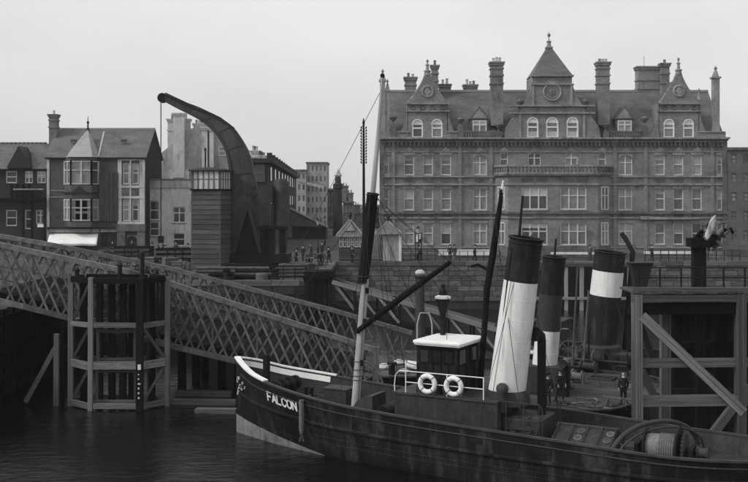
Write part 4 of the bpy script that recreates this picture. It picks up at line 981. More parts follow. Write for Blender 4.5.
# timber frame against the far quay wall, dark boards standing in for the shade in its open bays
lf = thing('landing_frame', 'pale timber landing frame with dark bays on the far quay wall', 'frame', (X(580, 109), 109, 0))
for p in (524, 546, 566, 581.5, 597.5, 629): ub('post', (X(p, 108.8), 108.8, -1), (X(p, 108.8), 108.8, Z(267, 108.8)), .38, .3, timber_b, lf)
for ya, w_ in ((265, .32), (298.5, .3), (330, .3)): ub('waler', (X(520, 108.6), 108.6, Z(ya, 108.6)), (X(634, 108.6), 108.6, Z(ya, 108.6)), w_, .22, timber_b if ya != 265 else timber, lf)
for pa, pb_ in ((548, 564.5), (568, 579.8), (583.2, 595.8), (599.5, 627)):
    k = max(2, int((pb_-pa)/4)); 
    for i in range(k): a = pa+(pb_-pa)*i/k; ublock('bay_shade_board', X(a, 109.5), X(a+(pb_-pa)/k-.25, 109.5), 109.4, 109.6, -1, Z(267.5, 109.5), timber_d, lf)
# ================================================================== TUG "FALCON"
def cr(xs, ys, t):
    if t <= xs[0]: return ys[0]
    if t >= xs[-1]: return ys[-1]
    for i in range(len(xs)-1):
        if t <= xs[i+1]:
            u = (t-xs[i])/(xs[i+1]-xs[i]); h = xs[i+1]-xs[i]
            m0 = (ys[i+1]-ys[i-1])/(xs[i+1]-xs[i-1])*h if i > 0 else (ys[i+1]-ys[i])
            m1 = (ys[i+2]-ys[i])/(xs[i+2]-xs[i])*h if i+2 < len(xs) else (ys[i+1]-ys[i])
            return (2*u**3-3*u**2+1)*ys[i]+(u**3-2*u**2+u)*m0+(-2*u**3+3*u**2)*ys[i+1]+(u**3-u**2)*m1
class Hull:
    def __init__(s, T, bd, bw, zr, keel=-1.0): s.T, s.bd, s.bw, s.zr, s.keel = T, bd, bw, zr, keel
    def b(s, t): return max(.03, cr(s.T, s.bd, t))
    def w(s, t): return max(.02, cr(s.T, s.bw, t))
    def z(s, t): return cr(s.T, s.zr, t)
    def pt(s, t, z, sg=-1, off=0.):
        v = z/s.z(t); w_ = s.w(t); y = w_+(s.b(t)-w_)*max(v, -.4)**1.0 if v > 0 else w_*(1+v*.8)
        return Vector((t, sg*(max(y, .02)+off), z))
    def build(s, root, mat, deckz, railm, deckm, nst=44, t0=None, t1=None):
        T0, T1 = s.T[0], s.T[-1]; ts = [T0+(T1-T0)*(i/nst) for i in range(nst+1)]
        ts = sorted(set(ts+[T0+.15, T0+.4, T0+.8, T1-.15, T1-.4]))
        vs_ = [-.35, -.15, 0, .2, .4, .6, .8, 1.0]; m = MB(); n = len(vs_)
        V = []
        for sg in (-1, 1):
            for t in ts:
                for v in vs_: V.append(s.pt(t, v*s.z(t), sg))
        F = []
        for k in (0, 1):
            o = k*len(ts)*n
            for i in range(len(ts)-1):
                for j in range(n-1): F.append((o+i*n+j, o+(i+1)*n+j, o+(i+1)*n+j+1, o+i*n+j+1))
        o = len(ts)*n
        for i in (0, len(ts)-1):
            for j in range(n-1): F.append((i*n+j, i*n+j+1, o+i*n+j+1, o+i*n+j))
        m.add(V, F); h = m.build('hull', mat, root, smooth=True, local=True)
        # bulwark inside
        m = MB(); V = []; F = []
        for k, sg in enumerate((-1, 1)):
            for t in ts:
                b_ = max(.02, s.b(t)-.1); V += [(t, sg*b_, s.z(t)), (t, sg*max(.02, abs(s.pt(t, deckz(t)).y)-.1), deckz(t)-.05)]
            o = k*len(ts)*2
            for i in range(len(ts)-1): F.append((o+2*i, o+2*i+1, o+2*i+3, o+2*i+2))
        m.add(V, F); m.build('bulwark_lining', deckh, h, local=True)
        m = MB(); V = []; F = []
        for t in ts: e_ = max(.02, abs(s.pt(t, deckz(t)).y)-.06); V += [(t, -e_, deckz(t)), (t, e_, deckz(t))]
        for i in range(len(ts)-1): F.append((2*i, 2*i+1, 2*i+3, 2*i+2))
        m.add(V, F); m.build('deck', deckm, h, local=True)
        m = MB(); 
        for sg in (-1, 1):
            for a, b_ in zip(ts[:-1], ts[1:]):
                pa = Vector((a, sg*(s.b(a)-.04), s.z(a)+.03)); pb_ = Vector((b_, sg*(s.b(b_)-.04), s.z(b_)+.03)); m.beam(pa, pb_+(pb_-pa)*.03, .2, .08)
        m.build('rail_cap', railm, h, local=True)
        return h, ts
TH = R(-28); TB = Vector((-7.1, 51.8, 0))
tug = thing('steam_tug', 'black steam tug lettered FALCON with white raked funnel in the foreground', 'tug', tuple(TB), TH)
fal = Hull([0, .8, 2, 4, 7, 10, 14, 18, 22, 24.5, 26.3, 27],
           [.05, .75, 1.45, 2.15, 2.65, 2.85, 2.95, 2.93, 2.8, 2.4, 1.5, .05],
           [.03, .35, .8, 1.45, 2.15, 2.6, 2.85, 2.85, 2.5, 1.7, .6, .03],
           [3.78, 3.6, 3.25, 2.95, 2.62, 2.45, 2.3, 2.15, 1.98, 1.98, 2.05, 2.1])
dz_ = lambda t: max(1.15, fal.z(t)-.95)
hl, ts = fal.build(tug, hull_k, dz_, iron_g, plank)
# rubbing strakes
m = MB()
for sg in (-1, 1): m.tube([fal.pt(t, fal.z(t)*.6-.08, sg, .04) for t in [i*.6 for i in range(1, 45)]], .085, 6)
m.build('rubbing_strake', hull_k, hl, local=True)
m = MB()
for sg in (-1, 1): m.tube([fal.pt(t, fal.z(t)*.86, sg, .02) for t in [i*.6 for i in range(1, 45)]], .03, 6)
m.build('sheer_moulding', iron_g, hl, local=True)
# pale boot topping showing at the bow
m = MB(); V = []; F = []; tt = [0.0, .3, .6, 1, 1.5, 2, 2.5, 3, 3.5, 4, 4.5, 5, 5.5, 6, 6.5]
for sg in (-1, 1):
    o = len(V)
    for t in tt:
        zt_ = .95*(1-t/6.7); V += [fal.pt(t, zt_, sg, .012), fal.pt(t, zt_*.5, sg, .012), fal.pt(t, -.02, sg, .012), fal.pt(t, -.35, sg, .012)]
    for i in range(len(tt)-1):
        for j in range(3): F.append((o+4*i+j, o+4*i+4+j, o+4*i+5+j, o+4*i+1+j))
m.add(V, F); m.build('boot_topping', hull_g, hl, local=True)
# white-painted rail and inside of the bow bulwark
m = MB(); tw = [.02, .2, .5, .9, 1.4, 1.9, 2.4, 2.9, 3.3]
for sg, te in ((-1, 3.0), (1, 4.6)):
    q = [t for t in tw if t < te]+[te]
    for a, b_ in zip(q[:-1], q[1:]):
        pa = Vector((a, sg*(fal.b(a)-.06), fal.z(a)+.1)); pb_ = Vector((b_, sg*(fal.b(b_)-.06), fal.z(b_)+.1)); m.beam(pa, pb_+(pb_-pa)*.05, .3 if sg < 0 else .22, .07)
m.build('white_bow_rail', white, hl, local=True)
m = MB(); q = [.25, .6, 1, 1.5, 2, 2.6, 3.2, 3.8, 4.4]
for a, b_ in zip(q[:-1], q[1:]):
    g = lambda t, dz: (t, abs(fal.pt(t, fal.z(t)-dz).y)-.15, fal.z(t)-dz); m.add([g(a, .02), g(b_, .02), g(b_, .3), g(a, .3)], [(0,1,2,3)])
m.build('white_lining', white, hl, local=True)
# name on the bow
GLY = {'F': [[(0,0),(0,1),(.6,1)], [(0,.52),(.48,.52)]], 'A': [[(0,0),(.33,1),(.66,0)], [(.14,.32),(.52,.32)]], 'L': [[(0,1),(0,0),(.56,0)]],
       'C': [[(.62,.8),(.5,.97),(.32,1),(.12,.93),(0,.7),(0,.3),(.12,.07),(.32,0),(.5,.03),(.62,.2)]], 'O': [[(.33,1),(.13,.93),(0,.7),(0,.3),(.13,.07),(.33,0),(.53,.07),(.66,.3),(.66,.7),(.53,.93),(.33,1)]],
       'N': [[(0,0),(0,1),(.6,0),(.6,1)]]}
def hull_text(txt, t0, t1, zfun, h, mat, parent, th=.088):
    cell = (t1-t0)/(len(txt)-.18)
    for k, c in enumerate(txt):
        m = MB(); wd = cell*.78/.66
        def put(u, v): t = t0+k*cell+u*wd; return fal.pt(t, zfun(t)+v*h, -1, .03)
        for st_ in GLY[c]:
            for (u0, v0), (u1, v1) in zip(st_[:-1], st_[1:]):
                d = Vector(((u1-u0)*wd, (v1-v0)*h)); ln = d.length; d /= ln; nx, ny = -d.y*th/2/wd, d.x*th/2/h; ex, ey = d.x*th*.42/wd, d.y*th*.42/h
                m.add([put(u0-ex+nx, v0-ey+ny), put(u1+ex+nx, v1+ey+ny), put(u1+ex-nx, v1+ey-ny), put(u0-ex-nx, v0-ey-ny)], [(0,1,2,3)])
        m.build('letter', mat, parent, local=True)
hull_text('FALCON', 3.1, 5.1, lambda t: fal.z(t)-.82, .4, white, hl)
# scroll work on the stem
m = MB()
for i, (t, z, r) in enumerate(((.25, 2.75, .2), (.5, 2.45, .16), (.32, 2.25, .14), (.75, 2.4, .13), (.45, 2.9, .12), (.85, 2.7, .1), (.2, 2.05, .1), (1.05, 2.5, .08))):
    p = fal.pt(t, z, -1, .03); q = fal.pt(t+.1, z, -1, .03); U = (q-p).normalized(); m.torus(p, U, (0, 0, 1), r*.7, .025, 12, 5, 30*i, 30*i+280)
m.build('bow_scrollwork', pale, hl, local=True)
# rope fender
m = MB(); base = fal.pt(5.55, fal.z(5.55)-.15, -1, .13)
for k in range(3):
    pts = [base+Vector((.05*math.sin(i*.9+k*2.1), -.04*math.cos(i*.9+k*2.1)-.02, -.16*i)) for i in range(11)]; m.tube(pts, [.09]*8+[.08, .07, .04], 6)
for i in range(6): m.tube([base+Vector((0, 0, -1.55)), base+Vector((random.uniform(-.12, .12), random.uniform(-.06, .02), -1.95))], .02, 4)
m.build('rope_fender', rope_m, hl, local=True)
m = MB()
for z in (.25, .35): m.tube([fal.pt(t, fal.z(t)*z, -1, .012) for t in [i*.6 for i in range(10, 44)]], .018, 4)
m.build('plate_lap', hull_k, hl, local=True)
m = MB()
for sg in (-1,):
    for zf in (.22, .45):
        t = .8
        while t < 25: m.ball(fal.pt(t, fal.z(t)*zf, sg, .004), .022, 4, 2); t += .16
    for tt_ in range(2, 25, 3):
        z = .15
        while z < fal.z(tt_)*.55: m.ball(fal.pt(tt_+.0, z, sg, .004), .022, 4, 2); m.ball(fal.pt(tt_+.12, z, sg, .004), .022, 4, 2); z += .16
stuff(m.build('rivets', iron_g, hl, local=True))
for k, tt_ in enumerate(range(2, 25, 3)): MB().tube([fal.pt(tt_+.06, z*.1, -1, .0) for z in range(0, int(fal.z(tt_)*5.6))], .018, 4).build('plate_butt', hull_k, hl, local=True)
m = MB()
for t in (8.6, 11.5, 14.5, 17.5, 20.5): 
    p = fal.pt(t, fal.z(t)*.78, -1, .01); m.box(p.x-.3, p.x+.3, p.y-.01, p.y+.04, p.z-.1, p.z+.1)
m.build('freeing_port', iron, hl, local=True)
# foredeck: sampson post, windlass, chain, box, hood
fd = dz_(2)
def lbox(name, mat, x0, x1, y0, y1, z0, z1, par=None, bev=0.): 
    o = MB().box(x0, x1, y0, y1, z0, z1).build(name, mat, par or tug, local=True)
    if bev: bm_ = o.modifiers.new('Bevel', 'BEVEL'); bm_.width = bev; bm_.segments = 2
    return o
lbox('sampson_post', timber_d, 1.7, 1.98, -.14, .14, dz_(1.8)-.1, 4.1, bev=.03)
m = MB().tube([(3.0, -1.0, dz_(3)+.55), (3.0, 1.0, dz_(3)+.55)], .2, 12)
for y in (-.9, -.35, .35, .9): m.tube([(3.0, y-.06, dz_(3)+.55), (3.0, y+.06, dz_(3)+.55)], .36, 14)
m.box(2.7, 3.3, -.55, -.45, dz_(3)-.05, dz_(3)+.7).box(2.7, 3.3, .45, .55, dz_(3)-.05, dz_(3)+.7); m.build('windlass', iron, tug, smooth=True, local=True)
m = MB()
for i in range(14): m.torus((1.9+i*.09, -.35+.02*i, dz_(2.3)+.12+.05*(i % 2)), (1,0,0), (0, 1, i % 2), .09, .03, 8, 5)
m.build('anchor_chain', iron_g, tug, local=True)
m = MB()
for i in range(5): m.torus((2.5+.06*i, -.75-.05*i, dz_(2.5)+.06+.07*i), (1,0,0), (0,1,0), .34-.02*i, .05, 18, 6)
m.build('rope_coil', rope_m, tug, local=True)
for tx, ty in ((3.9, .75), (4.4, -1.1)):
    m = MB()
    for y in (-.16, .16): m.lathe([(.1, 0), (.09, .45), (.13, .5), (.1, .58)], (tx+y, ty, dz_(tx)-.02), 10)
    m.build('bitts', iron, tug, smooth=True, local=True)
o = lbox('deck_locker', deckh, 4.9, 6.2, .55, 1.5, dz_(5.5)-.05, dz_(5.5)+.75, bev=.04); lbox('locker_lid', iron_g, 4.86, 6.24, .5, 1.55, dz_(5.5)+.75, dz_(5.5)+.81, o)
m = MB(); n_ = 10; V = []; F = []     # rounded companionway hood
r_ = 1.25; zb = dz_(8)
for i in range(n_+1):
    a = math.pi*.5*i/n_; V += [(8.5-r_*math.sin(a)*.9, -1.05, zb+.15+1.05*math.cos(a)), (8.5-r_*math.sin(a)*.9, .35, zb+.15+1.05*math.cos(a))]
for i in range(n_): F.append((2*i, 2*i+1, 2*i+3, 2*i+2))
k = len(V); V += [(8.5, -1.05, zb-.05), (8.5, .35, zb-.05), (8.5-r_*.9, -1.05, zb-.05), (8.5-r_*.9, .35, zb-.05)]
F += [tuple([2*i for i in range(n_+1)]+[k+2, k]), tuple([2*i+1 for i in range(n_+1)]+[k+3, k+1]), (0, k, k+1, 1), (2*n_, 2*n_+1, k+3, k+2)]
m.add(V, F); m.build('companion_hood', iron_g, tug, smooth=True, local=True)
m = MB().tube([(8.9, -.9, dz_(9)+.4), (8.9, .9, dz_(9)+.4)], .42, 14); m.build('winch_drum', iron, tug, smooth=True, local=True)
# casing
zc = 3.2
cs = lbox('deck_casing', deckh, 9.9, 14.9, -1.5, 1.5, 1.2, zc, bev=.03)
lbox('casing_coaming', iron_g, 9.86, 14.94, -1.55, 1.55, zc-.06, zc+.03, cs)
lbox('casing_door', wood_v, 14.9, 14.95, -.9, -.2, 1.4, 3.0, cs)
mm = MB().torus((14.94, .7, 2.5), (0,1,0), (0,0,1), .22, .05, 14, 6); mm.build('porthole', iron, cs, local=True)
# wheelhouse
wz = 5.5
wh = lbox('wheelhouse', wood_v, 10.85, 12.85, -1.15, 1.55, zc, wz)
m = MB(); rpl = [(10.6, -.9), (10.72, -1.25), (11.0, -1.42), (13.1, -1.42), (13.15, 1.75), (11.0, 1.75), (10.65, 1.5)]
m.prismz(rpl, wz, wz+.07); c0 = [((x-11.9)*.8+11.9, (y-.15)*.8+.15) for x, y in rpl]
k = len(rpl); V = [(x, y, wz+.07) for x, y in rpl]+[(x, y, wz+.13) for x, y in c0]; m.add(V, [(i, (i+1) % k, k+(i+1) % k, k+i) for i in range(k)]+[tuple(range(k, 2*k))])
m.build('wheelhouse_roof', white, wh, local=True)
MB().prismz([((x-11.9)*.97+11.9, (y-.15)*.97+.15) for x, y in rpl], wz-.08, wz-.003).build('roof_edge', white_s, wh, local=True)
for i in range(3):
    a = 11.0+i*.6; o = MB().box(a, a+.5, -1.19, -1.14, 4.6, 4.66).box(a, a+.5, -1.19, -1.14, 5.2, 5.26).box(a, a+.05, -1.19, -1.14, 4.66, 5.2).box(a+.45, a+.5, -1.19, -1.14, 4.66, 5.2).build('window', timber_d, wh, local=True)
    lbox('pane', glass_d, a+.05, a+.45, -1.17, -1.145, 4.66, 5.2, o)
for i in range(2):
    a = -.95+i*1.3; o = MB().box(12.84, 12.89, a, a+.85, 4.5, 4.56).box(12.84, 12.89, a, a+.85, 5.2, 5.26).box(12.84, 12.89, a, a+.05, 4.56, 5.2).box(12.84, 12.89, a+.8, a+.85, 4.56, 5.2).build('window', timber_d, wh, local=True)
    lbox('pane', glass_d, 12.845, 12.87, a+.05, a+.8, 4.56, 5.2, o)
for i in range(6): lbox('panel_strip', timber_d, 10.9+i*.38, 10.94+i*.38, -1.18, -1.148, 3.25, 4.55, wh)
for y in (-.95, -.05, .9, 1.45): lbox('panel_strip', timber_d, 12.848, 12.88, y-.03, y+.03, 3.25, 4.45, wh)
# bridge-deck railing with lifebuoys
rp_ = [(10.45, -1.45), (12.5, -1.45), (14.25, -1.45)]
m = MB()
for x in (10.45, 12.5, 14.25): m.tube([(x, -1.45, zc-.3 if x > 12 else zc-.1), (x, -1.45, zc+(1.5 if x < 11 else 1.02))], .028, 6)
for z in (1.0, .5): m.tube([(10.45, -1.45, zc+z), (14.25, -1.45, zc+z)], .022, 6)
m.tube([(10.45, -1.45, zc+1.0), (10.1, -1.4, zc+.98), (9.85, -1.3, zc+.75), (9.8, -1.3, zc+.3), (9.85, -1.35, zc-.1)], .025, 6)
rl = m.build('railing', white, tug, smooth=True, local=True)
for x in (11.58, 12.86):
    o = MB().torus((x, -1.53, 3.72), (1,0,0), (0,0,1), .36, .115, 28, 10).build('lifebuoy', white, tug, smooth=True, local=True)
    m = MB()
    for a in (45, 135, 225, 315): m.torus((x+.36*math.cos(R(a)), -1.53, 3.72+.36*math.sin(R(a))), (math.cos(R(a)), 0, math.sin(R(a))), (0,1,0), .12, .018, 12, 5)
    m.build('lashing', rope_m, o, local=True)
    MB().tube([(x+.5*math.cos(R(a)), -1.6, 3.72+.5*math.sin(R(a))-.08*abs(math.sin(R(a*2)))) for a in range(180, 361, 15)], .012, 4).build('grab_line', rope_m, o, local=True)
# signal lantern post on the wheelhouse roof
m = MB().lathe([(.14, 0), (.12, .7), (.14, .95), (.34, 1.65), (.34, 1.7)], (11.3, .8, wz+.15), 14); lp = m.build('lantern_post', iron, tug, smooth=True, local=True)
MB().lathe([(.37, 1.7), (.37, 1.8), (.2, 1.86)], (11.3, .8, wz+.15), 14).build('lantern_rim', white, lp, local=True)
MB().lathe([(.2, 1.86), (.16, 2.1), (.1, 2.2), (.1, 2.35), (.02, 2.4)], (11.3, .8, wz+.15), 12).build('lantern_cap', iron, lp, local=True)
# funnel
def funnel(root, base, top, r0, r1, secs, name='funnel', n=28, rim=True):
    base = Vector(base); top = Vector(top); fo = None
    for i, (f0, f1, mt) in enumerate(secs):
        p, q = base+(top-base)*f0, base+(top-base)*f1; ra, rb = r0+(r1-r0)*f0, r0+(r1-r0)*f1
        m = MB().tube([p, q], [ra, rb], n, caps=(i == 0)); o = m.build(name if i == 0 else 'funnel_band', mt, fo or root, smooth=True, local=True)
        fo = fo or o
    d = (top-base).normalized()
    if rim:
        u = d.cross(Vector((0, 1, 0))).normalized(); v = d.cross(u)
        m = MB().torus(top, u, v, r1+.02, .06, n, 6); m.torus(base+(top-base)*.97, u, v, r1+.01, .03, n, 5); m.build('funnel_rim', iron, fo, local=True)
        MB().tube([top-d*.6, top-d*.55], r1*.97, n).build('funnel_inside', iron, fo, local=True)
    for i in range(1, 8):
        p = base+(top-base)*(i/8); u = d.cross(Vector((0, 1, 0))).normalized(); v = d.cross(u)
        mt = [s_[2] for s_ in secs if s_[0] <= i/8 <= s_[1]][0]; MB().torus(p, u, v, r0+(r1-r0)*i/8-.006, .014, n, 4).build('funnel_seam', mt, fo, local=True)
    return fo
fu = funnel(tug, (14.75, 0, 3.1), (15.7, 0, 10.3), .84, .73, [(0, .735, white_s), (.735, 1.0, funnel_k)])
MB().lathe([(1.05, 0), (1.0, .5), (.88, .62)], (14.8, 0, 2.9), 24).build('funnel_casing', deckh, fu, smooth=True, local=True)
bc_ = lbox('boiler_casing', deckh, 14.95, 16.7, -1.0, 1.2, 1.1, 2.45, bev=.05)
for x in (15.3, 15.75, 16.2): lbox('bunker_lid', iron_g, x, x+.34, -.85, -.4, 2.45, 2.5, bc_)
mm = MB().tube([(15.1, -1.05, 1.6), (16.5, -1.05, 1.6), (16.6, -1.05, 2.3)], .05, 6).tube([(15.1, -1.05, 2.0), (16.3, -1.05, 2.05)], .035, 6); mm.build('steam_pipe', iron_g, bc_, local=True)
for x in (15.5, 16.2):
    mm = MB().torus((x, -1.16, 2.05), (1,0,0), (0,0,1), .13, .02, 14, 5).beam((x-.13, -1.16, 2.05), (x+.13, -1.16, 2.05), .02, .02).beam((x, -1.16, 1.92), (x, -1.16, 2.18), .02, .02); mm.build('valve_wheel', iron_g, bc_, local=True)
for i, (x, y) in enumerate(((16.95, .3), (16.9, -1.6), (15.6, -1.9), (17.0, 1.6))):
    mm = MB().lathe([(.16, 0), (.2, .32), (.21, .34), (.17, .3), (.14, .05)], (x, y, dz_(x)), 12); mm.torus((x, y, dz_(x)+.36), (1,0,0), (0,0,1), .19, .012, 12, 4, 0, 180); mm.build('bucket', iron_g if i % 2 else timber, tug, smooth=True, local=True)
lbox('tool_chest', timber, 16.0, 16.9, 1.4, 2.0, dz_(16), dz_(16)+.5); lbox('grating', timber_d, 15.2, 16.8, -2.3, -1.4, dz_(16), dz_(16)+.07)
for y in (-1.2, 1.3):
    mm = MB()
    for x in (15.2, 16.0, 16.7): mm.tube([(x, y, dz_(16)), (x, y, 3.2)], .022, 6)
    mm.tube([(15.0, y, 3.2), (16.7, y, 3.2), (16.85, y, 3.0), (16.85, y, dz_(16))], .022, 6); mm.build('hand_rail', iron_g, tug, local=True)
m = MB().tube([(14.45, -.62, 3.2), (15.2, -.62, 9.4), (15.28, -.6, 9.9)], .07, 8).tube([(14.2, .62, 3.2), (15.1, .66, 9.9), (15.3, .66, 12.2)], [.07, .07, .05], 8); m.build('steam_pipe', iron, fu, local=True)
m = MB()
for y in (-.45, .5): m.tube([(15.45, y*1.6, 8.6), (14.2 if y < 0 else 16.6, y*3.6, 2.6)], .012, 4)
m.tube([(15.3, -.78, 8.6), (14.6, -1.35, 3.3)], .014, 4); m.build('funnel_stay', wire_m, fu, local=True)
def cowl(root, x, y, z0, z1, r, face, mat, name='cowl_vent'):
    pts = [(x, y, z0), (x, y, z1-r*1.2), (x+face[0]*r*.3, y+face[1]*r*.3, z1-r*.35), (x+face[0]*r*1.0, y+face[1]*r*1.0, z1), (x+face[0]*r*1.55, y+face[1]*r*1.55, z1+.05)]
    o = MB().tube(pts, [r*.75, r*.75, r*.95, r*1.2, r*1.3], 14).build(name, mat, root, smooth=True, local=True)
    e = Vector(pts[-1]); d = Vector((face[0], face[1], .1)).normalized()
    MB().tube([e+d*.005, e+d*.01], r*1.1, 14).build('cowl_mouth', iron, o, local=True)
    return o
m = MB().lathe([(.2, 0), (.19, .75), (.24, .85), (.27, 1.0), (.24, 1.15), (.14, 1.24), (.02, 1.27)], (14.95, -1.0, 3.15-.45), 14); m.build('mushroom_vent', iron_g, tug, smooth=True, local=True)
cowl(tug, 16.25, .5, 2.3, 6.0, .26, (-.5, -.85), iron)
# aft mast-like spar, lying against the funnel, with stay
m = MB().tube([(13.05, 1.15, 3.2), (13.45, 1.0, 7.9), (13.75, 1.0, 9.6), (14.1, 1.0, 11.9), (14.16, 1.0, 12.5)], [.13, .15, .17, .11, .08], 10); sp_ = m.build('aft_spar', timber_d, tug, smooth=True, local=True)
MB().tube([(14.16, 1.0, 12.3), (14.25, 1.0, 12.9)], [.07, .05], 8).build('spar_tip', white_s, sp_, local=True)
MB().tube([(13.6, 1.0, 8.7), (13.0, .95, 9.0), (12.7, .9, 8.9)], .06, 6).build('spar_bracket', timber_d, sp_, local=True)
# main mast, doubling and topmast; boom
m = MB().tube([(6.98, 0, dz_(7)-.1), (7.62, 0, 8.9)], [.21, .18], 14); ms_ = m.build('mast', mast_l, tug, smooth=True, local=True)
MB().tube([(7.45, -.02, 8.0), (7.72, -.02, 10.2), (7.98, -.02, 12.35)], [.26, .29, .27], 12).build('mast_doubling', timber_d, ms_, smooth=True, local=True)
MB().tube([(7.8, .1, 11.2), (8.3, .05, 15.6), (8.5, 0, 17.9)], [.14, .11, .07], 10).build('topmast', mast_l, ms_, smooth=True, local=True)
for z in (3.3, 3.5, 3.8, 4.2): MB().torus((6.98+(z-1.6)*.088, 0, z), (1,0,0), (0,1,0), .215, .028, 14, 5).build('mast_lashing', rope_m, ms_, local=True)
for x, z in ((7.97, 12.25), (7.5, 8.3)): MB().torus((x, 0, z), (1,0,0), (0,1,0), .28, .05, 14, 5).build('mast_band', iron, ms_, local=True)
MB().ball((8.5, 0, 17.95), .12, 8, 5).build('truck', iron, ms_, local=True)
MB().tube([(7.22, -.22, 5.65), (9.6, -.2, 7.4), (12.1, -.15, 9.15)], [.13, .16, .1], 10).build('boom', timber_d, tug, smooth=True, local=True)
m = MB()
def wire(p, q, sag=0., r=.014, n=8):
    p = Vector(p); q = Vector(q); m.tube([p+(q-p)*(i/n)+Vector((0, 0, -sag*4*(i/n)*(1-i/n))) for i in range(n+1)], r, 4)
wire((8.4, 0, 17.2), (.3, 0, 3.9)); wire((7.9, 0, 12.2), (.8, 0, 3.7))
for sg in (-1, 1):
    for dt in (0, .5, 1.0): wire((7.95, sg*.2, 12.2), (7.6+dt, sg*2.6, 2.6))
wire((12.1, -.15, 9.15), (8.0, 0, 12.2)); wire((8.0, 0, 12.2), (10.3, .2, 6.6), .3); wire((8.0, .1, 12.2), (13.4, 1.0, 7.9), .2)
wire((7.8, -.1, 11.5), (7.1, -.3, 4.6), .0); wire((7.7, -.2, 10.6), (9.1, -1.6, 4.2), .1); wire((12.0, -.15, 9.0), (12.2, -.9, 3.4), .0); wire((13.9, .9, 11), (16.5, -2.6, 2.2)); wire((8.0, .2, 12.3), (11.3, .8, 7.6), .2)
m.build('rigging', wire_m, tug, local=True)
m = MB()
for z in (4.0, 6.0, 7.5, 9.5): m.box(7.0+(z-2)*.088+.2, 7.0+(z-2)*.088+.32, -.2, -.08, z, z+.28)
m.build('rigging_block', timber_d, tug, local=True)
# engine-room skylight with portholes
sz0 = dz_(18.5)
m = MB().prism([(-1.15, sz0-.05), (1.15, sz0-.05), (1.15, sz0+.55), (0, sz0+1.05), (-1.15, sz0+.55)], 17.2, 19.8)
m.v = [(y, x, z) for x, y, z in m.v]; sk = m.build('engine_skylight', deckh, tug, local=True)
sl = Vector((0, 1.15, .5)).normalized(); nn = Vector((0, -.5, 1.15)).normalized()
for i, x in enumerate((17.6, 18.25, 18.85, 19.5)):
    for f_ in (.3, .68):
        if i in (0, 2): continue
        c = Vector((x+f_*.1, -1.15, sz0+.55))+sl*f_*1.25+nn*.02
        o = MB().torus(c, (1,0,0), tuple(sl), .15, .035, 16, 6).build('porthole', lattice, sk, local=True)
        mm = MB(); mm.tube([c, c+nn*.012], .13, 14); mm.build('pane', glass_d, o, local=True)
for x in (17.25, 17.92, 18.55, 19.17, 19.75):
    MB().tube([Vector((x, -1.15, sz0+.58))+nn*.05, Vector((x, 0, sz0+1.08))+nn*.05], .025, 5).build('guard_bar', iron_g, sk, local=True)
lbox('skylight_ridge', iron_g, 17.15, 19.85, -.08, .08, sz0+1.03, sz0+1.1, sk)
# towing arch, towing winch
m = MB(); pts = []
for i in range(17):
    a = math.pi*i/16; pts.append((21.4-1.35*math.cos(a), -.3-2.1*math.cos(a), dz_(21)+.1+1.55*math.sin(a)**.8))
m.tube(pts, .1, 8); ta = m.build('towing_arch', iron_g, tug, smooth=True, local=True)
m = MB(); q2 = [(x+.25, y, 1.2+(z-1.2)*.86) for x, y, z in pts]; m.tube(q2, .05, 6)
for p_, q_ in zip(pts[1:-1:2], q2[1:-1:2]): m.beam(p_, q_, .05, .05)
m.build('arch_stiffener', iron_g, ta, local=True)
zz = dz_(21.9)+.72; wy = -.9
dr_ = MB().tube([(21.25, wy, zz), (22.45, wy, zz)], .58, 28).build('towing_winch', lattice, tug, smooth=True, local=True)
for x, r in ((21.20, .72), (22.50, .92)):
    m = MB().tube([(x-.04, wy, zz), (x+.04, wy, zz)], r, 30).torus((x, wy, zz), (0,1,0), (0,0,1), r, .05, 30, 6); m.build('drum_flange', iron, dr_, smooth=True, local=True)
m = MB()
for k in range(7): m.torus((21.80+k*.09, wy, zz), (0,1,0), (0,0,1), .6, .045, 24, 5)
m.build('tow_rope', rope_m, dr_, local=True)
m = MB().tube([(20.75, wy, zz), (23.35, wy, zz)], .09, 10).box(20.80, 20.95, wy-.5, wy+.5, dz_(22)-.05, zz+.2).box(22.95, 23.10, wy-.5, wy+.5, dz_(22)-.05, zz+.2); m.build('winch_frame', iron, dr_, local=True)
MB().tube([(23.20, wy, zz), (23.30, wy, zz), (23.55, wy, zz), (23.65, wy, zz)], [.3, .2, .2, .3], 18).build('warping_head', iron_g, dr_, smooth=True, local=True)
m = MB(); V = []; 
for i in range(24): a_ = 2*math.pi*i/24; m.box(22.65, 22.77, wy+.66*math.cos(a_)-.05, wy+.66*math.cos(a_)+.05, zz+.66*math.sin(a_)-.05, zz+.66*math.sin(a_)+.05)
m.tube([(22.66, wy, zz), (22.76, wy, zz)], .63, 24); m.build('gear_wheel', iron_g, dr_, local=True)
for tx, ty in ((16.9, -2.2), (19.3, -2.2), (23.6, -1.8)):
    m = MB()
    for d in (-.18, .18): m.lathe([(.12, 0), (.1, .5), (.15, .55), (.12, .65)], (tx+d, ty, dz_(tx)-.02), 10)
    m.build('bitts', iron, tug, smooth=True, local=True)
m = MB()
for i in range(6): m.torus((16.3+.03*i, -2.0, dz_(16)+.05+.06*i), (1,0,0), (0,1,0), .4-.03*(i % 2), .045, 18, 5)
m.build('rope_coil', rope_m, tug, local=True)

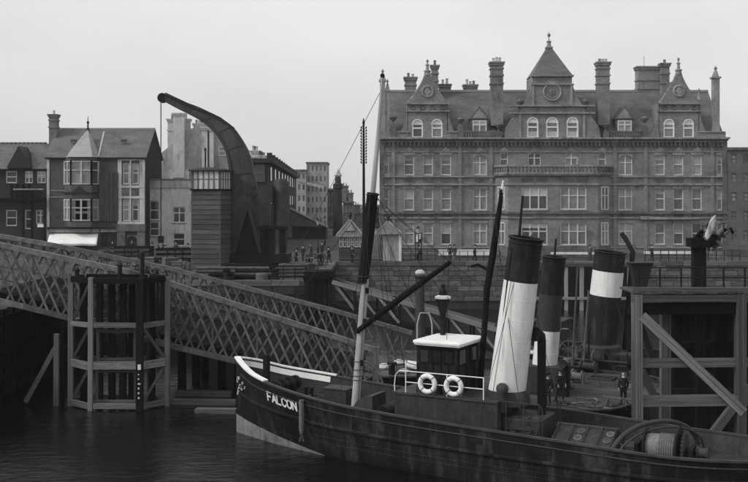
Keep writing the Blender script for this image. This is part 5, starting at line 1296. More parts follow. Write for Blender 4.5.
# ================================================================== OTHER TUGS
def local_of(px_, Y):
    x = X(px_, Y)-TB.x; y = Y-TB.y; c, s_ = math.cos(TH), math.sin(TH); return (c*x+s_*y, -s_*x+c*y)
def vessel(label, lat, t0, ln, hb, zr, deck):
    c, s_ = math.cos(TH), math.sin(TH); loc = (TB.x+c*t0-s_*lat, TB.y+s_*t0+c*lat, 0)
    o = thing('steam_tug', label, 'tug', loc, TH)
    h = Hull([0, ln*.04, ln*.12, ln*.3, ln*.6, ln*.9, ln*.98, ln], [.05, hb*.35, hb*.7, hb, hb, hb*.85, hb*.45, .05], [.03, hb*.2, hb*.5, hb*.92, hb*.95, hb*.6, hb*.2, .03], [zr+.9, zr+.8, zr+.5, zr+.1, zr, zr, zr+.1, zr+.1])
    hh, _ = h.build(o, hull_k, lambda t: deck, iron_g, plank); return o, hh, h
# second vessel: broad flat-decked tug with grey-and-white funnel, men on its open deck
L2 = 5.6; lat2 = 11.8
t2, h2, hu2 = vessel('broad flat-decked tug with black, grey and white funnel beyond the foreground tug', lat2, L2, 13.3, 6.1, 1.6, 1.42)
tf, lf_ = local_of(549, 55.); tf -= L2; lf_ -= lat2
ztop, zbas = Z(257, 55), Z(366, 55)
f2 = funnel(t2, (tf-.25, lf_, zbas), (tf+.3, lf_, ztop), .68, .62, [(0, .33, white_s), (.33, .66, funnel_g), (.66, 1, funnel_k)])
MB().box(tf-1.6, tf+.9, lf_-1.1, lf_+1.1, 1.3, zbas+.1).build('boiler_casing', deckh, t2, local=True)
MB().tube([(tf+.2, lf_+.3, ztop-.3), (tf+.3, lf_+.3, ztop+1.0)], .06, 6).build('steam_pipe', iron, f2, local=True)
cowl(t2, tf+1.3, lf_-1.0, 1.3, 3.2, .2, (-.4, -.9), iron)
i = 0; y = -5.6
while y < 5.6:      # deck planks, each cut to the shape of the hull
    x1_ = 13.2
    while x1_ > tf+1.2 and hu2.b(x1_) < abs(y)+.35: x1_ -= .15
    x0_ = tf+1.0 if abs(y-lf_) < 1.3 else tf-1.5
    o = bpy.data.objects.new('deck_plank', unit_mesh(plank)); col.objects.link(o); o.parent = t2
    o.location = ((x0_+x1_)/2, y, 1.45+.006*(i % 3)); o.scale = (x1_-x0_, .335, .06); y += .36; i += 1
def hatch(par, x, y, z, a, b_, rz=0.):
    o = MB().box(x-a, x+a, y-b_, y-b_+.1, z, z+.16).box(x-a, x+a, y+b_-.1, y+b_, z, z+.16).box(x-a, x-a+.1, y-b_+.1, y+b_-.1, z, z+.16).box(x+a-.1, x+a, y-b_+.1, y+b_-.1, z, z+.16).build('hatch_coaming', iron_g, par, local=True)
    MB().box(x-a+.1, x+a-.1, y-b_+.1, y+b_-.1, z, z+.04).build('hatch_well', iron, o, local=True)
hx_, hy_ = local_of(602, 58.6); hatch(t2, hx_-L2, hy_-lat2, 1.48, .75, .55)
rc = random.Random(4)
for j, (px_, Y_) in enumerate(((571, 51.3), (590, 52.2), (612, 51), (600, 50.4), (583, 50.6), (566, 56.5), (632, 56))):
    a, b_ = local_of(px_, Y_); a -= L2; b_ -= lat2; mm = MB()
    if j < 5:
        for i in range(4): mm.tube([(a+rc.uniform(-.7, .7), b_+rc.uniform(-.4, .4), 1.52+.05*i), (a+rc.uniform(-.7, .7), b_+rc.uniform(-.4, .4), 1.54+.05*i)], .045, 6)
        mm.build('loose_timber', timber_l if j % 2 else timber, t2, local=True)
    else:
        for i in range(5): mm.torus((a, b_, 1.53+.05*i), (1,0,0), (0,1,0), .4-.02*i, .05, 16, 5)
        mm.build('rope_coil', rope_m, t2, local=True)
a, b_ = local_of(617, 50.6); a -= L2; b_ -= lat2; mm = MB()      # low trestle
for x in (-.55, .55):
    for y in (-.3, .3): mm.beam((a+x, b_+y, 1.48), (a+x*.8, b_, 1.95), .06, .06)
mm.beam((a-.75, b_, 1.97), (a+.75, b_, 1.97), .1, .08); mm.build('trestle', timber_l, t2, local=True)
def clutter(par, spots, z0, seed, mats):
    r_ = random.Random(seed)
    for x, y in spots:
        k = r_.randrange(6); mm = MB(); mt = mats[r_.randrange(len(mats))]
        if k == 0: mm.lathe([(.24, 0), (.3, .3), (.3, .5), (.24, .8), (.2, .78)], (x, y, z0), 12); nm = 'barrel'
        elif k == 1: mm.box(x-.35, x+.35, y-.25, y+.25, z0, z0+.45).box(x-.38, x+.38, y-.28, y+.28, z0+.45, z0+.5); nm = 'deck_chest'
        elif k == 2:
            for i in range(5): mm.torus((x, y, z0+.05+.06*i), (1,0,0), (0,1,0), .38-.03*(i % 2), .05, 16, 5)
            nm = 'rope_coil'
        elif k == 3: mm.tube([(x, y, z0), (x, y, z0+r_.uniform(1.2, 2.4)), (x+.15, y-.1, z0+2.5)], [.07, .06, .04], 8); nm = 'stanchion'
        elif k == 4: mm.tube([(x-.4, y, z0+.4), (x+.4, y, z0+.4)], .22, 14).tube([(x-.45, y, z0+.4), (x-.38, y, z0+.4)], .36, 14).tube([(x+.38, y, z0+.4), (x+.45, y, z0+.4)], .36, 14).box(x-.55, x-.47, y-.3, y+.3, z0, z0+.6).box(x+.47, x+.55, y-.3, y+.3, z0, z0+.6); nm = 'hand_winch'
        else: mm.tube([(x, y, z0), (x, y, z0+.7), (x+.1, y-.15, z0+.95), (x+.2, y-.35, z0+1.0)], [.13, .13, .17, .22], 12); nm = 'cowl_vent'
        mm.build(nm, mt, par, smooth=True, local=True)
sp = []
for px_, Y_ in ((560, 60), (567, 61.5), (574, 60.4), (581, 61.8), (588, 61), (594, 62), (622, 60.5), (629, 59.5), (636, 58.5), (566, 58.2), (575, 57.5), (640, 56.5)):
    a, b_ = local_of(px_, Y_); sp.append((a-L2, b_-lat2))
clutter(t2, sp, 1.46, 31, [iron, iron_g, timber, rope_m, lattice])
for px_, Y_, h in ((572, 60.5, 6.5), (583, 61.5, 5.0), (634, 58.0, 4.4)):      # spars standing on the broad tug
    a, b_ = local_of(px_, Y_); MB().tube([(a-L2, b_-lat2, 1.45), (a-L2+.35, b_-lat2, 1.45+h)], [.09, .05], 8).build('spar', timber, t2, smooth=True, local=True)
m = MB()
for dx_, dy in ((-2.2, -1.5), (2.2, -2.2), (2.4, 2.0), (-1.6, 2.2)): m.tube([(tf+.2, lf_, ztop-1.6), (tf+dx_, lf_+dy, 1.6)], .013, 4)
m.build('funnel_stay', wire_m, f2, local=True)
# third tug: black funnel with white band
L3 = 7.5; lat3 = 22.1
t3, h3, _ = vessel('far tug with black funnel carrying one white band', lat3, L3, 11.5, 3.2, 2.0, 1.5)
tf3, lf3 = local_of(605.5, 65.); tf3 -= L3; lf3 -= lat3
zt3, zb3 = Z(252, 65), Z(346, 65)
f3 = funnel(t3, (tf3-.35, lf3, zb3), (tf3+.3, lf3, zt3), 1.03, .98, [(0, .54, funnel_k), (.54, .8, white_s), (.8, 1, funnel_k)])
MB().lathe([(1.3, -1.1), (1.3, 0), (1.05, .15)], (tf3-.35, lf3, zb3), 20).build('funnel_casing', iron_g, f3, smooth=True, local=True)
MB().box(tf3-2.2, tf3+2, lf3-1.4, lf3+1.4, 1.4, zb3-.3).build('boiler_casing', deckh, t3, local=True)
cowl(t3, tf3+1.5, lf3+.2, 1.5, zb3+2.3, .24, (.7, -.6), iron)
m = MB().tube([(tf3+.9, lf3+1.1, 1.5), (tf3+1.5, lf3+1.1, zt3+.0), (tf3+1.0, lf3+1.1, zt3+.9), (tf3+.75, lf3+1.1, zt3+1.2)], [.17, .17, .17, .14], 10); m.build('curved_vent', iron, t3, smooth=True, local=True)
m = MB().tube([(tf3-.1, lf3+1.1, zb3-.3), (tf3+.35, lf3+1.1, zt3-.5)], .07, 8); m.build('steam_pipe', iron, f3, local=True)
w3 = MB().box(tf3-4.4, tf3-2.7, lf3-1.3, lf3+1.0, 1.4, 4.0).build('wheelhouse', wood_v, t3, local=True)
MB().box(tf3-4.6, tf3-2.5, lf3-1.5, lf3+1.2, 4.0, 4.1).build('wheelhouse_roof', iron_g, w3, local=True)
for i in range(3): MB().box(tf3-4.3+i*.55, tf3-3.85+i*.55, lf3-1.33, lf3-1.29, 3.1, 3.7).build('pane', glass, w3, local=True)
for i in range(10):
    x, y = tf3+rc.uniform(-2.6, 2.6), lf3-rc.uniform(1.5, 2.7); MB().lathe([(.06, 0), (rc.uniform(.1, .3), .1), (rc.uniform(.1, .25), rc.uniform(.4, .9)), (.04, 1.0)], (x, y, 1.5), 8).build('deck_fitting', [iron, iron_g, timber][i % 3], t3, local=True)
mm = MB().torus((tf3-1.9, lf3-1.9, 2.4), (1,0,0), (0,0,1), .55, .05, 18, 6)
for a in range(0, 180, 45): mm.beam((tf3-1.9-.75*math.cos(R(a)), lf3-1.9, 2.4-.75*math.sin(R(a))), (tf3-1.9+.75*math.cos(R(a)), lf3-1.9, 2.4+.75*math.sin(R(a))), .05, .05)
mm.box(tf3-2.0, tf3-1.8, lf3-1.8, lf3-1.7, 1.4, 2.5); mm.build('steering_wheel', lattice, t3, local=True)
for dx_ in (-3.0, -2.4, 2.3): MB().tube([(tf3+dx_, lf3-2.4, 1.5), (tf3+dx_, lf3-2.4, 3.4), (tf3+dx_+.3, lf3-2.6, 3.8), (tf3+dx_+.8, lf3-2.9, 3.85)], .05, 8).build('davit', lattice, t3, smooth=True, local=True)
sp = [(tf3+a, lf3+b_) for a, b_ in ((-3.2, -2.3), (-2.5, -1.9), (-1.2, -2.2), (-.4, -2.5), (.6, -2.1), (1.3, -2.5), (2.2, -1.9), (2.9, -2.2))]
clutter(t3, sp, 1.5, 47, [iron, iron_g, timber, lattice])
m = MB()
for dx_, dy in ((-2.6, -2.2), (2.6, -2.2), (2.4, 2.4)): m.tube([(tf3+.2, lf3, zt3-1.8), (tf3+dx_, lf3+dy, 1.6)], .015, 4)
m.build('funnel_stay', wire_m, f3, local=True)
# white boat on the second tug / pontoon and hoop
c_, s_ = math.cos(TH), math.sin(TH)
def on2(t, l, z): return (TB.x+c_*t-s_*l, TB.y+s_*t+c_*l, z)
def dinghy(loc, rz, label, ln=3.4, hb=.62, mat=white_s):
    o = thing('dinghy', label, 'boat', loc, rz, group='small pale dinghies'); m = MB(); V = []; F = []; n = 14
    for i in range(n+1):
        t = i/n; b_ = hb*math.sin(math.pi*min(t*.93+.03, 1))**.6; sh = .12*(2*t-1)**2
        for j in range(7):
            a = math.pi*j/6; V.append(((t-.5)*ln, -b_*math.cos(a), .45+sh-(.45+.0)*math.sin(a)**.7))
    for i in range(n):
        for j in range(6): F.append((i*7+j, (i+1)*7+j, (i+1)*7+j+1, i*7+j+1))
    m.add(V, F); h = m.build('hull', mat, o, smooth=True, local=True); s2 = h.modifiers.new('Solidify', 'SOLIDIFY'); s2.thickness = .03
    for x in (-.7, .1, .9): MB().box(x-.1, x+.1, -hb*.85, hb*.85, .32, .35).build('thwart', timber, o, local=True)
    m = MB().tube([((i/n-.5)*ln, -hb*math.sin(math.pi*min(i/n*.93+.03, 1))**.6, .46+.12*(2*i/n-1)**2) for i in range(n+1)], .03, 5); m.build('gunwale', timber_l, o, local=True)
dinghy((X(428, 65), 65, .83), R(-35), 'pale dinghy on the pontoon left of the wheelhouse roof')
dinghy(on2(L3+tf3-4.2, lat3+lf3-2.2, 1.9), R(-28), 'white dinghy stowed beyond the middle funnel', 3.6, .6, white)
hp = thing('hand_hoop', 'white bent handrail hoop on the pontoon behind the wheelhouse', 'rail', (X(425, 66), 66, .83))
zz = Z(330, 66); h_ = Z(313, 66)-.83
MB().tube([(X(417, 66), 66, .83), (X(417.3, 66), 66, .83+h_*.8), (X(420, 66), 66, .83+h_), (X(429, 66), 66, .83+h_), (X(432, 66), 66, .83+h_*.8), (X(432.3, 66), 66, .83)], .045, 8).build('hoop', pale, hp, smooth=True)
MB().tube([(X(417, 66), 66, .83+h_*.5), (X(432, 66), 66, .83+h_*.5)], .035, 6).build('cross_rail', pale, hp)
for i, (p, Y_, sz, lb) in enumerate(((384, 66, .7, 'pale sack heap on the pontoon right of the mast'), (399, 68, .6, 'smaller pale sack on the pontoon under the boom'), (441, 68, .6, 'sack behind the lantern post'), (404, 64.6, .5, 'sack near the pontoon edge under the boom'))):
    o = thing('sack', lb, 'sack', (X(p, Y_), Y_, .83), R(30*i), group='sacks on the pontoon')
    MB().lathe([(.1, 0), (sz*.6, .03), (sz*.7, sz*.2), (sz*.5, sz*.45), (sz*.2, sz*.56), (.03, sz*.58)], (0, 0, 0), 10).build('bag', pale if i != 2 else rope_m, o, smooth=True, local=True)
    MB().torus((0, 0, sz*.5), (1,0,0), (0,1,0), sz*.36, .03, 10, 5).build('tie', rope_m, o, local=True)
# curved iron rib at the pontoon end of the bridge
rib = thing('curved_rib', 'tall curved iron rib rising behind the companion hood at the bridge end', 'rib', (X(368, 58), 58, 0))
m = MB(); c = (X(350, 57.5), 57.5, Z(392, 57.5))
for k, r in enumerate((1.95, 1.75)): m.torus(c, (1,0,0), (0,0,1), r, .06, 20, 6, -20, 65)
for a in range(-15, 66, 16): m.beam((c[0]+1.72*math.cos(R(a)), 57.5, c[2]+1.72*math.sin(R(a))), (c[0]+1.98*math.cos(R(a)), 57.5, c[2]+1.98*math.sin(R(a))), .05, .05)
m.build('rib', lattice, rib)
m = MB().beam((c[0]+1.85, 57.5, -.6), (c[0]+1.75, 57.5, c[2]-.5), .3, .3); m.build('foot', timber_d, rib)

# ================================================================== RIGHT JETTY
jt = thing('timber_jetty', 'heavy timber jetty with plank deck and raking braces at the right edge', 'jetty', (14, 48, 0))
JY = 47.
jx = lambda p: X(p, JY); jz = lambda p: Z(p, JY)
zd = jz(290.5)
x0, x1 = jx(634), jx(790)
i = 0; xx = x0-.1
while xx < x1:
    ublock('deck_plank', xx, xx+.27, JY-.25, 49.3, zd-.12, zd-.02*random.random(), plank, jt); xx += .285
ub('edge_beam', (x0-.1, JY-.05, zd-.35), (x1, JY-.05, zd-.35), .36, .3, timber, jt); ub('edge_beam', (x0, JY+.1, zd-.85), (x1, JY+.1, zd-.85), .5, .3, timber_d, jt)
ub('kerb', (x0-.1, JY-.1, zd+.08), (x1, JY-.1, zd+.08), .16, .2, timber, jt)
for p, Y_, mt, wd in ((637, JY, timber_l, .46), (665, 49, timber_l, .45), (740, JY, timber, .46), (700, 49, timber_d, .45), (722, 49, timber_d, .45), (760, 49, timber_d, .4)):
    ub('pile', (X(p, Y_), Y_, -2), (X(p, Y_), Y_, zd-.15), wd, .45, mt, jt)
for ya, mt, w_ in ((364, timber_l, .38), (402, timber_l, .46)): ub('waler', (jx(641), JY+.1, jz(ya)), (x1, JY+.1, jz(ya)+.1), w_, .3, mt, jt)
ub('brace', (jx(641), JY-.1, jz(316)), (jx(742), JY-.1, jz(412)), .46, .3, timber_l, jt)
ub('brace', (jx(748), JY-.1, jz(385)), (jx(690), JY-.1, jz(462)), .4, .3, timber, jt)
ub('brace', (jx(642), JY+.4, jz(325)), (jx(662), JY+.9, jz(372)), .3, .25, timber, jt)
ub('brace', (jx(644), JY+.4, jz(372)), (jx(664), JY+.9, jz(410)), .3, .25, timber, jt)
for i in range(16):  # dark boards added to give the space under the deck its shade
    p = 668+i*7; ublock('deck_shade_board', X(p, 51.6), X(p+6.6, 51.6), 51.6, 51.75, -1.5, zd-.6, timber_d, jt)
for z in (2.2, 4.6, 6.4): ub('cross_beam', (X(668, 51), 51.3, z), (X(800, 51), 51.3, z), .3, .3, timber_d, jt)
railing('jetty_railing', 'thin iron railing along the edge of the right jetty deck', (x0+.3, JY+.3, zd), (x1, JY+.3, zd), 1.05, 7)
# capstan post and furled flag on the jetty
cp = thing('jetty_post', 'thick dark wooden post with cap on the jetty deck at right', 'post', (jx(699), 49, zd))
MB().box(X(694, 49)-.05, X(705, 49), 48.8, 49.3, zd-.02, Z(247, 49)).box(X(689, 49), X(712, 49), 48.6, 49.5, Z(247, 49), Z(238, 49)).build('shaft', timber_d, cp)
rb = random.Random(12)
for i in range(16):      # tangle of old rope and canvas hung over the post head
    x = X(703+rb.uniform(0, 22), 49); z = Z(238-rb.uniform(0, 16), 49); pts = [(x, 49+rb.uniform(-.3, .3), z)]
    for k in range(4): pts.append((pts[-1][0]+rb.uniform(-.3, .35), pts[-1][1]+rb.uniform(-.15, .15), pts[-1][2]-rb.uniform(-.1, .3)))
    MB().tube(pts, [.06, .1, .12, .1, .05], 6).build('hung_rope', [timber_d, cloth_m, rope_m][i % 3], cp, smooth=True)
fl = MB(); V = []; F = []
for i in range(9):
    for j in range(4): wd_ = (j-1.5)*(.5+1.6*math.sin(math.pi*(i+.7)/9.4)); V.append((X(706+i*1.2+wd_, 48.4), 48.4+.06*math.sin(i*1.3+j*1.7), Z(240-i*3.1+wd_*.5, 48.4)))
for i in range(8):
    for j in range(3): F.append((i*4+j, i*4+j+1, i*4+4+j+1, i*4+4+j))
fl.add(V, F); fo_ = fl.build('hung_cloth', pale, cp, smooth=True); s3 = fo_.modifiers.new('Solidify', 'SOLIDIFY'); s3.thickness = .03
bk = thing('canvas_bin', 'dark tapered canvas bin standing at the jetty corner', 'bin', (X(641, 48.5), 48.5, zd))
MB().taper(X(641, 48.5), 48.7, zd-.02, Z(264, 48.5), .25, .3, .5, .45).build('body', shopdark, bk); MB().box(X(630, 48.5), X(652, 48.5), 48.2, 49.2, Z(264, 48.5), Z(262.5, 48.5)).build('rim', iron, bk)

# ================================================================== PEOPLE
def person_meshes(pose):
    """skeleton chains -> skinned meshes: continuous body, plus coat and trousers following it"""
    a = pose.get('arm', (.18, .0)); st = pose.get('stride', .12); lean = pose.get('lean', 0.)
    J = {'pel': (0, 0, .93), 'wst': (lean*.3, 0, 1.12), 'chs': (lean*.7, 0, 1.36), 'nck': (lean, 0, 1.5), 'hd0': (lean*1.05+.01, 0, 1.57), 'hd1': (lean*1.1+.03, 0, 1.66), 'hd2': (lean*1.1+.01, 0, 1.75)}
    for s_, k in ((1, 'l'), (-1, 'r')):
        J['sh'+k] = (lean*.85, s_*.19, 1.43); J['el'+k] = (lean*.7+a[0]*.4*(1 if s_ > 0 else .6), s_*.26, 1.16); J['wr'+k] = (lean*.7+a[0]*(1 if s_ > 0 else .7), s_*.24, .94+a[1])
        J['hp'+k] = (0, s_*.1, .88); J['kn'+k] = (.04+st*.5*s_, s_*.11, .5); J['an'+k] = (-.02+st*s_, s_*.11, .09); J['to'+k] = (.16+st*s_, s_*.13, .035)
    def mesh(name, chains, rad, mat, root_, scale=1.):
        idx = {}; V = []; E = []; RR = []
        def vid(k):
            if k not in idx: idx[k] = len(V); V.append(J[k]); RR.append(rad[k])
            return idx[k]
        for ch in chains:
            for p, q in zip(ch[:-1], ch[1:]): E.append((vid(p), vid(q)))
        me = bpy.data.meshes.new(name); me.from_pydata(V, E, []); me.materials.append(mat)
        ob = bpy.data.objects.new(name, me); col.objects.link(ob)
        md = ob.modifiers.new('Skin', 'SKIN'); md.use_smooth_shade = True; sub = ob.modifiers.new('Subdivision', 'SUBSURF'); sub.levels = 1; sub.render_levels = 1
        for i, sv_ in enumerate(me.skin_vertices[0].data): sv_.radius = (RR[i], RR[i]*.9); sv_.use_root = (i == idx[root_])
        bpy.context.view_layer.update()
        me2 = bpy.data.meshes.new_from_object(ob.evaluated_get(bpy.context.evaluated_depsgraph_get())); me2.name = name
        bpy.data.objects.remove(ob); 
        if not me2.materials: me2.materials.append(mat)
        for p_ in me2.polygons: p_.use_smooth = True
        return me2
    # hands: palm + four fingers and a thumb each
    for s_, k in ((1, 'l'), (-1, 'r')):
        w_ = Vector(J['wr'+k]); J['pm'+k] = tuple(w_+Vector((.01, 0, -.07)))
        for f_ in range(4): J['f%d%s' % (f_, k)] = tuple(w_+Vector((-.03+f_*.022, 0, -.11))); J['g%d%s' % (f_, k)] = tuple(w_+Vector((-.03+f_*.024+.005, -s_*.015, -.16-(.01 if f_ in (1, 2) else 0))))
        J['t0'+k] = tuple(w_+Vector((.05, 0, -.07))); J['t1'+k] = tuple(w_+Vector((.065, -s_*.01, -.11)))
    rad = dict(pel=.14, wst=.13, chs=.15, nck=.06, hd0=.075, hd1=.105, hd2=.075)
    for k in 'lr':
        rad.update({'sh'+k: .065, 'el'+k: .048, 'wr'+k: .035, 'pm'+k: .035, 't0'+k: .012, 't1'+k: .01, 'hp'+k: .095, 'kn'+k: .062, 'an'+k: .045, 'to'+k: .04})
        for f_ in range(4): rad['f%d%s' % (f_, k)] = .011; rad['g%d%s' % (f_, k)] = .009
    ch = [['pel', 'wst', 'chs', 'nck', 'hd0', 'hd1', 'hd2']]
    for k in 'lr':
        ch += [['chs', 'sh'+k, 'el'+k, 'wr'+k, 'pm'+k], ['pm'+k, 't0'+k, 't1'+k], ['pel', 'hp'+k, 'kn'+k, 'an'+k, 'to'+k]]+[['pm'+k, 'f%d%s' % (f_, k), 'g%d%s' % (f_, k)] for f_ in range(4)]
    body = mesh('body', ch, rad, skin, 'pel')
    rc_ = {k: v+.022 for k, v in rad.items()}; rc_['wst'] = .165; rc_['pel'] = .175; rc_['chs'] = .175; rc_['nck'] = .085
    J['hem'] = (0, 0, .72); rc_['hem'] = .18
    coat = mesh('coat', [['hem', 'pel', 'wst', 'chs', 'nck']]+[['chs', 'sh'+k, 'el'+k, 'wr'+k] for k in 'lr'], rc_, cloth_d, 'pel')
    rt = {k: v+.02 for k, v in rad.items()}; tr_ = mesh('trousers', [['pel', 'hp'+k, 'kn'+k, 'an'+k] for k in 'lr'], rt, cloth_d, 'pel')
    hb = MB().lathe([(.12, 0), (.125, .06), (.11, .12), (.04, .15)], (J['hd2'][0], 0, 1.73), 12); hb.tube([(J['hd2'][0]+.06, 0, 1.735), (J['hd2'][0]+.19, 0, 1.725)], [.09, .06], 8)
    mc = bpy.data.meshes.new('cap'); mc.from_pydata(hb.v, [], hb.f); mc.materials.append(cloth_d); mc.update()
    sh = MB()
    for k in 'lr': a0, b0 = J['an'+k], J['to'+k]; sh.tube([(a0[0]-.07, a0[1], .045), (a0[0], a0[1], .06), (b0[0]+.03, b0[1], .04)], [.055, .062, .05], 8)
    ms2 = bpy.data.meshes.new('boots'); ms2.from_pydata(sh.v, [], sh.f); ms2.materials.append(iron); ms2.update()
    col_ = MB().lathe([(.085, 0), (.08, .05)], (J['nck'][0], 0, 1.49), 10); mk = bpy.data.meshes.new('collar'); mk.from_pydata(col_.v, [], col_.f); mk.materials.append(cwhite); mk.update()
    return [('body', body), ('coat', coat), ('trousers', tr_), ('cap', mc), ('boots', ms2), ('collar', mk)]
POSES = [person_meshes(dict(arm=(.05, 0), stride=.04)), person_meshes(dict(arm=(.2, .06), stride=.2, lean=.05)), person_meshes(dict(arm=(.33, .22), stride=.1, lean=.22))]
def person(loc, rz, pose, label, h=1.7, cap=True, group=None, coatm=None):
    o = thing('person', label, 'person', loc, rz, group); s_ = h/1.78; o.scale = (s_, s_, s_)
    if coatm is cloth_m:
        MB().lathe([(.34, .02), (.3, .3), (.2, .75), (.16, 1.0)], (0, 0, 0), 14).build('skirt', cloth_m, o, smooth=True, local=True); MB().lathe([(.24, 1.74), (.24, 1.76), (.12, 1.78), (.1, 1.88), (.03, 1.9)], (.02, 0, 0), 14).build('hat', cloth_d, o, local=True); cap = False
    for nm, me in POSES[pose]:
        if nm == 'cap' and not cap: continue
        c = bpy.data.objects.new(nm, me); col.objects.link(c); c.parent = o
        if coatm and nm == 'coat': c.material_slots[0].link = 'OBJECT'; c.material_slots[0].material = coatm
    return o
def onquay(px_, Y): return (X(px_, Y), Y, QZ)
c_, s_ = math.cos(TH), math.sin(TH)
def on2(t, l, z): return (TB.x+c_*t-s_*l, TB.y+s_*t+c_*l, z)
def at_z(px_, py, z): Y = 1000*(CH-z)/(py-200); return (X(px_, Y), Y, z)
person(at_z(623.5, 405, 1.49), R(100), 0, 'bare-headed man in dark suit standing on the open deck by the jetty post', 1.68, cap=False)
person(at_z(559.5, 402, 1.49), R(-60), 1, 'man in dark coat on the open deck beside the tall cowl pipe', 1.66)
person(at_z(548, 406, 1.49), R(-120), 0, 'man in dark cap half hidden behind the tall cowl pipe', 1.66)
gp = Vector((X(333, 82), 82, Z(282, 82)-1.8))+(Vector((X(500, 74), 74, Z(331, 74)-1.5))-Vector((X(333, 82), 82, Z(282, 82)-1.8)))*.38
person((gp.x, gp.y+1.2, gp.z+.05), R(-40), 2, 'man leaning forward on the sloping gangway behind the boom', 1.75)
for i, (p, Y_, ps_, rz_, lb) in enumerate([
    (450, 113.2, 0, 90, 'left one of two dark-coated men before the white fence'), (454.5, 113, 0, 60, 'right one of two dark-coated men before the white fence'),
    (474.5, 113.5, 1, 0, 'lone walker in dark coat before the white fence'), (421, 111.8, 2, 200, 'person bending by the notice board beside the plain kiosk'),
    (590, 112.5, 0, 100, 'person standing before the projecting bay between two funnels'), (652, 112.6, 1, 180, 'walker near the pale fence above the right jetty'),
    (352, 109.6, 0, 40, 'person waiting under the slatted kiosk eaves'), (357, 112, 1, 120, 'dark figure between slatted kiosk and telegraph pole'),
    (296, 104, 1, 0, 'walker in the street mouth nearest the crane tail'), (303, 112, 0, 60, 'man standing in the street mouth left of the lamps'), (311, 118, 1, 190, 'walker at the centre of the street mouth'),
    (322, 121, 0, 70, 'distant figure right of the nearer street lamp'), (329, 108, 1, 160, 'walker just left of the slatted kiosk'),
    (152, 118, 0, 20, 'man near the foot of the crane chain'), (166, 112, 1, 170, 'walker right of the crane chain'), (176, 122, 0, 80, 'man before the pale rendered building door'),
    (188, 116, 1, 10, 'walker left of the weatherboarded hut'), (132, 126, 0, 90, 'person by the porch of the corner house'), (112, 124, 1, 0, 'walker before the corner shop window'),
    (36, 124, 0, 60, 'person at the left edge before the old dark house')]):
    person(onquay(p, Y_), R(rz_), ps_, lb, 1.7, group='people on the quay', coatm=[None, cloth_m, None][i % 3])
# ================================================================== QUAY CLUTTER
def crate(loc, s, rz, label, mat=timber):
    o = thing('crate', label, 'crate', loc, rz, group='crates on the quay')
    MB().box(-s/2, s/2, -s/2, s/2, 0, s*.8).build('box', mat, o, local=True)
    for z in (.05, .4, .72): MB().box(-s/2-.02, s/2+.02, -s/2-.03, -s/2-.002, s*z, s*z+.12).build('slat', timber_l, o, local=True)
def barrel(loc, label):
    o = thing('barrel', label, 'barrel', loc, 0, group='barrels on the quay')
    MB().lathe([(.26, 0), (.34, .25), (.36, .45), (.34, .65), (.26, .9), (.24, .86)], (0, 0, 0), 14).build('staves', timber, o, smooth=True, local=True)
    m = MB()
    for z, r in ((.12, .31), (.3, .355), (.6, .355), (.78, .31)): m.torus((0, 0, z), (1,0,0), (0,1,0), r, .02, 14, 4)
    m.build('hoops', iron, o, local=True)
def cart(loc, rz, label):
    o = thing('handcart', label, 'cart', loc, rz, group='handcarts on the quay')
    MB().box(-1.1, 1.1, -.6, .6, .75, .85).box(-1.1, 1.1, -.62, -.56, .85, 1.2).box(-1.1, 1.1, .56, .62, .85, 1.2).build('bed', timber, o, local=True)
    for y in (-.72, .72):
        m = MB().torus((0, y, .6), (1,0,0), (0,0,1), .56, .05, 20, 6)
        for a in range(0, 180, 30): m.beam((-.55*math.cos(R(a)), y, .6-.55*math.sin(R(a))), (.55*math.cos(R(a)), y, .6+.55*math.sin(R(a))), .05, .05)
        m.build('wheel', timber_d, o, local=True)
    for y in (-.45, .45): MB().beam((1.0, y, .8), (2.3, y, .45), .07, .07).build('shaft', timber, o, local=True)
for p, Y_, s, lb in ((170, 100, 1.3, 'large crate right of the crane hook'), (178, 98, 1.0, 'smaller crate beside the large crate near the hook'), (152, 104, 1.1, 'crate left of the crane hook'), (296, 92, 1.3, 'crate at the tail of the crane'), (305, 95, 1.0, 'crate between crane tail and fender stage'), (126, 100, .9, 'crate on the quay above the dolphin')):
    crate(onquay(p, Y_), s, R(random.uniform(-30, 30)), lb)
for p, Y_, lb in ((143, 96, 'barrel left of the crane chain'), (186, 96, 'barrel left of the weatherboarded hut'), (190, 94, 'barrel touching the weatherboarded hut'), (300, 90, 'barrel at the quay edge by the crane tail'), (312, 93, 'barrel below the street lamps'), (84, 108, 'barrel before the white awning')):
    barrel(onquay(p, Y_), lb)
cart(onquay(108, 112), R(10), 'two-wheeled handcart in front of the corner house'); cart(onquay(315, 104), R(60), 'two-wheeled handcart in the street mouth'); cart(onquay(66, 116), R(-10), 'two-wheeled handcart below the white awning')
def log_pile(loc, rz, label, n=4, ln=3.2, r=.16):
    o = thing('timber_pile', label, 'timber', loc, rz, group='stacked timber on the quay')
    for j in range(n):
        for i in range(n-j):
            y = (i-(n-j-1)/2)*2.05*r; d = JR.uniform(-.25, .25); MB().tube([(-ln/2+d, y, r+j*1.75*r), (ln/2+d, y, r+j*1.75*r)], r*JR.uniform(.85, 1), 8).build('log', timber if JR.random() < .6 else timber_d, o, local=True)
log_pile((X(214, 85), 85.2, QZ), R(5), 'stacked round timbers in front of the weatherboarded hut'); log_pile((X(248, 86), 86.3, QZ), R(-4), 'stacked round timbers at the foot of the crane jib', 5, 3.6, .15)
log_pile((X(292, 88), 88, QZ), R(12), 'stacked round timbers behind the crane tail', 4, 2.6, .17); log_pile((X(140, 92), 92, QZ), R(-8), 'stacked round timbers on the quay above the dolphin', 3, 3.0, .18)
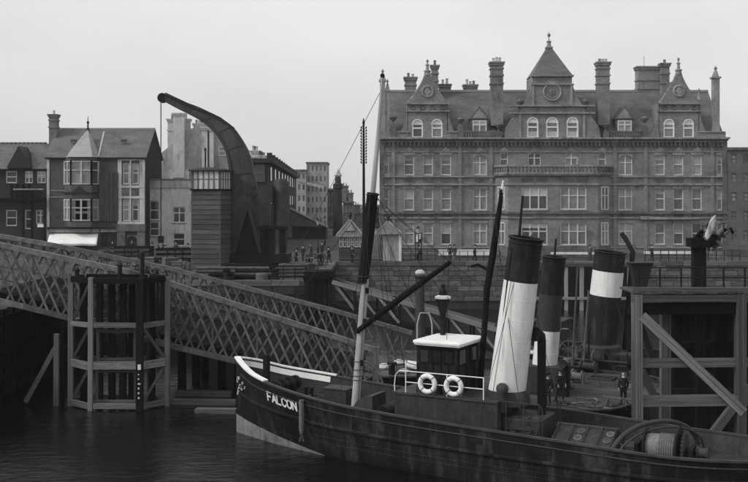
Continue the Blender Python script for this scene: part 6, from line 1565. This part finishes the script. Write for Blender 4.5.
for p, Y_, lb in ((168, 85.2, 'iron mooring bollard left of the weatherboarded hut'), (226, 84.9, 'iron mooring bollard before the crane hut corner'), (276, 84.9, 'iron mooring bollard below the crane boiler'), (118, 85.5, 'iron mooring bollard above the dolphin')):
    o = thing('mooring_bollard', lb, 'bollard', (X(p, Y_), Y_, QZ+.02), group='bollards on the quay edge')
    MB().lathe([(.35, 0), (.3, .1), (.22, .3), (.22, .7), (.32, .8), (.32, .95), (.1, 1.02)], (0, 0, 0), 12).build('casting', iron, o, smooth=True, local=True)
for p, Y_, lb in ((203, 84.9, 'coil of rope on the quay before the hut'), (262, 85.2, 'coil of rope on the quay before the crane turntable')):
    o = thing('rope_coil', lb, 'rope', (X(p, Y_), Y_, QZ+.02), group='rope coils on the quay'); m = MB()
    for i in range(6): m.torus((0, 0, .06+.09*i), (1,0,0), (0,1,0), .5-.03*(i % 2), .055, 18, 5)
    m.build('turns', rope_m, o, local=True)
def wagon(loc, rz, label):
    o = thing('goods_wagon', label, 'wagon', loc, rz)
    MB().box(-1.9, 1.9, -.95, .95, .75, .9).build('underframe', iron, o, local=True)
    for sg in (-1, 1):
        for k in range(4): MB().box(-1.9, 1.9, sg*.95-.04, sg*.95+.04, .92+k*.24, 1.13+k*.24).build('side_plank', timber_d if k % 2 else timber, o, local=True)
        for k in range(4): MB().box(sg*1.9-.04, sg*1.9+.04, -.9, .9, .92+k*.24, 1.13+k*.24).build('end_plank', timber_d, o, local=True)
        for x in (-1.1, 1.1):
            mm = MB().torus((x, sg*.75, .45), (1,0,0), (0,0,1), .4, .06, 20, 6)
            for a in range(0, 180, 36): mm.beam((x-.38*math.cos(R(a)), sg*.75, .45-.38*math.sin(R(a))), (x+.38*math.cos(R(a)), sg*.75, .45+.38*math.sin(R(a))), .06, .05)
            mm.build('wheel', iron, o, local=True)
        for x in (-.75, 0, .75): MB().box(x-.06, x+.06, sg*1.0-.03, sg*1.0+.03, .75, 1.88).build('stanchion', iron, o, local=True)
wagon((X(176, 103), 103, QZ), R(4), 'small open goods wagon standing before the pale rendered building')
wagon((X(134, 107), 107, QZ), R(-3), 'small open goods wagon before the porch of the corner house')
# mooring lines of the tug
def hawser(p, q, sag, label, r=.035):
    p = Vector(p); q = Vector(q); n = 16
    o = MB().tube([p+(q-p)*(i/n)+Vector((0, 0, -sag*4*(i/n)*(1-i/n))) for i in range(n+1)], r, 6).build('mooring_rope', rope_m, None, smooth=True); tag(o, label, 'rope', 'mooring ropes')
hawser(on2(4.4, -1.1+0, 2.4), (X(392, 64), 64, 1.5), .4, 'mooring rope from the tug foredeck to the pontoon')
# ================================================================== HAZE
hz_ = MB().box(-960, 960, -260, 1560, -3.5, 36).build('haze', iron)
hz_['kind'] = 'stuff'
hm = bpy.data.materials.new('haze_air'); hm.use_nodes = True; n = hm.node_tree.nodes; n.clear()
oo = n.new('ShaderNodeOutputMaterial'); pv = n.new('ShaderNodeVolumePrincipled'); pv.inputs['Density'].default_value = .0002; pv.inputs['Color'].default_value = (.9, .9, .9, 1)
hm.node_tree.links.new(pv.outputs[0], oo.inputs['Volume']); hz_.data.materials.clear(); hz_.data.materials.append(hm)
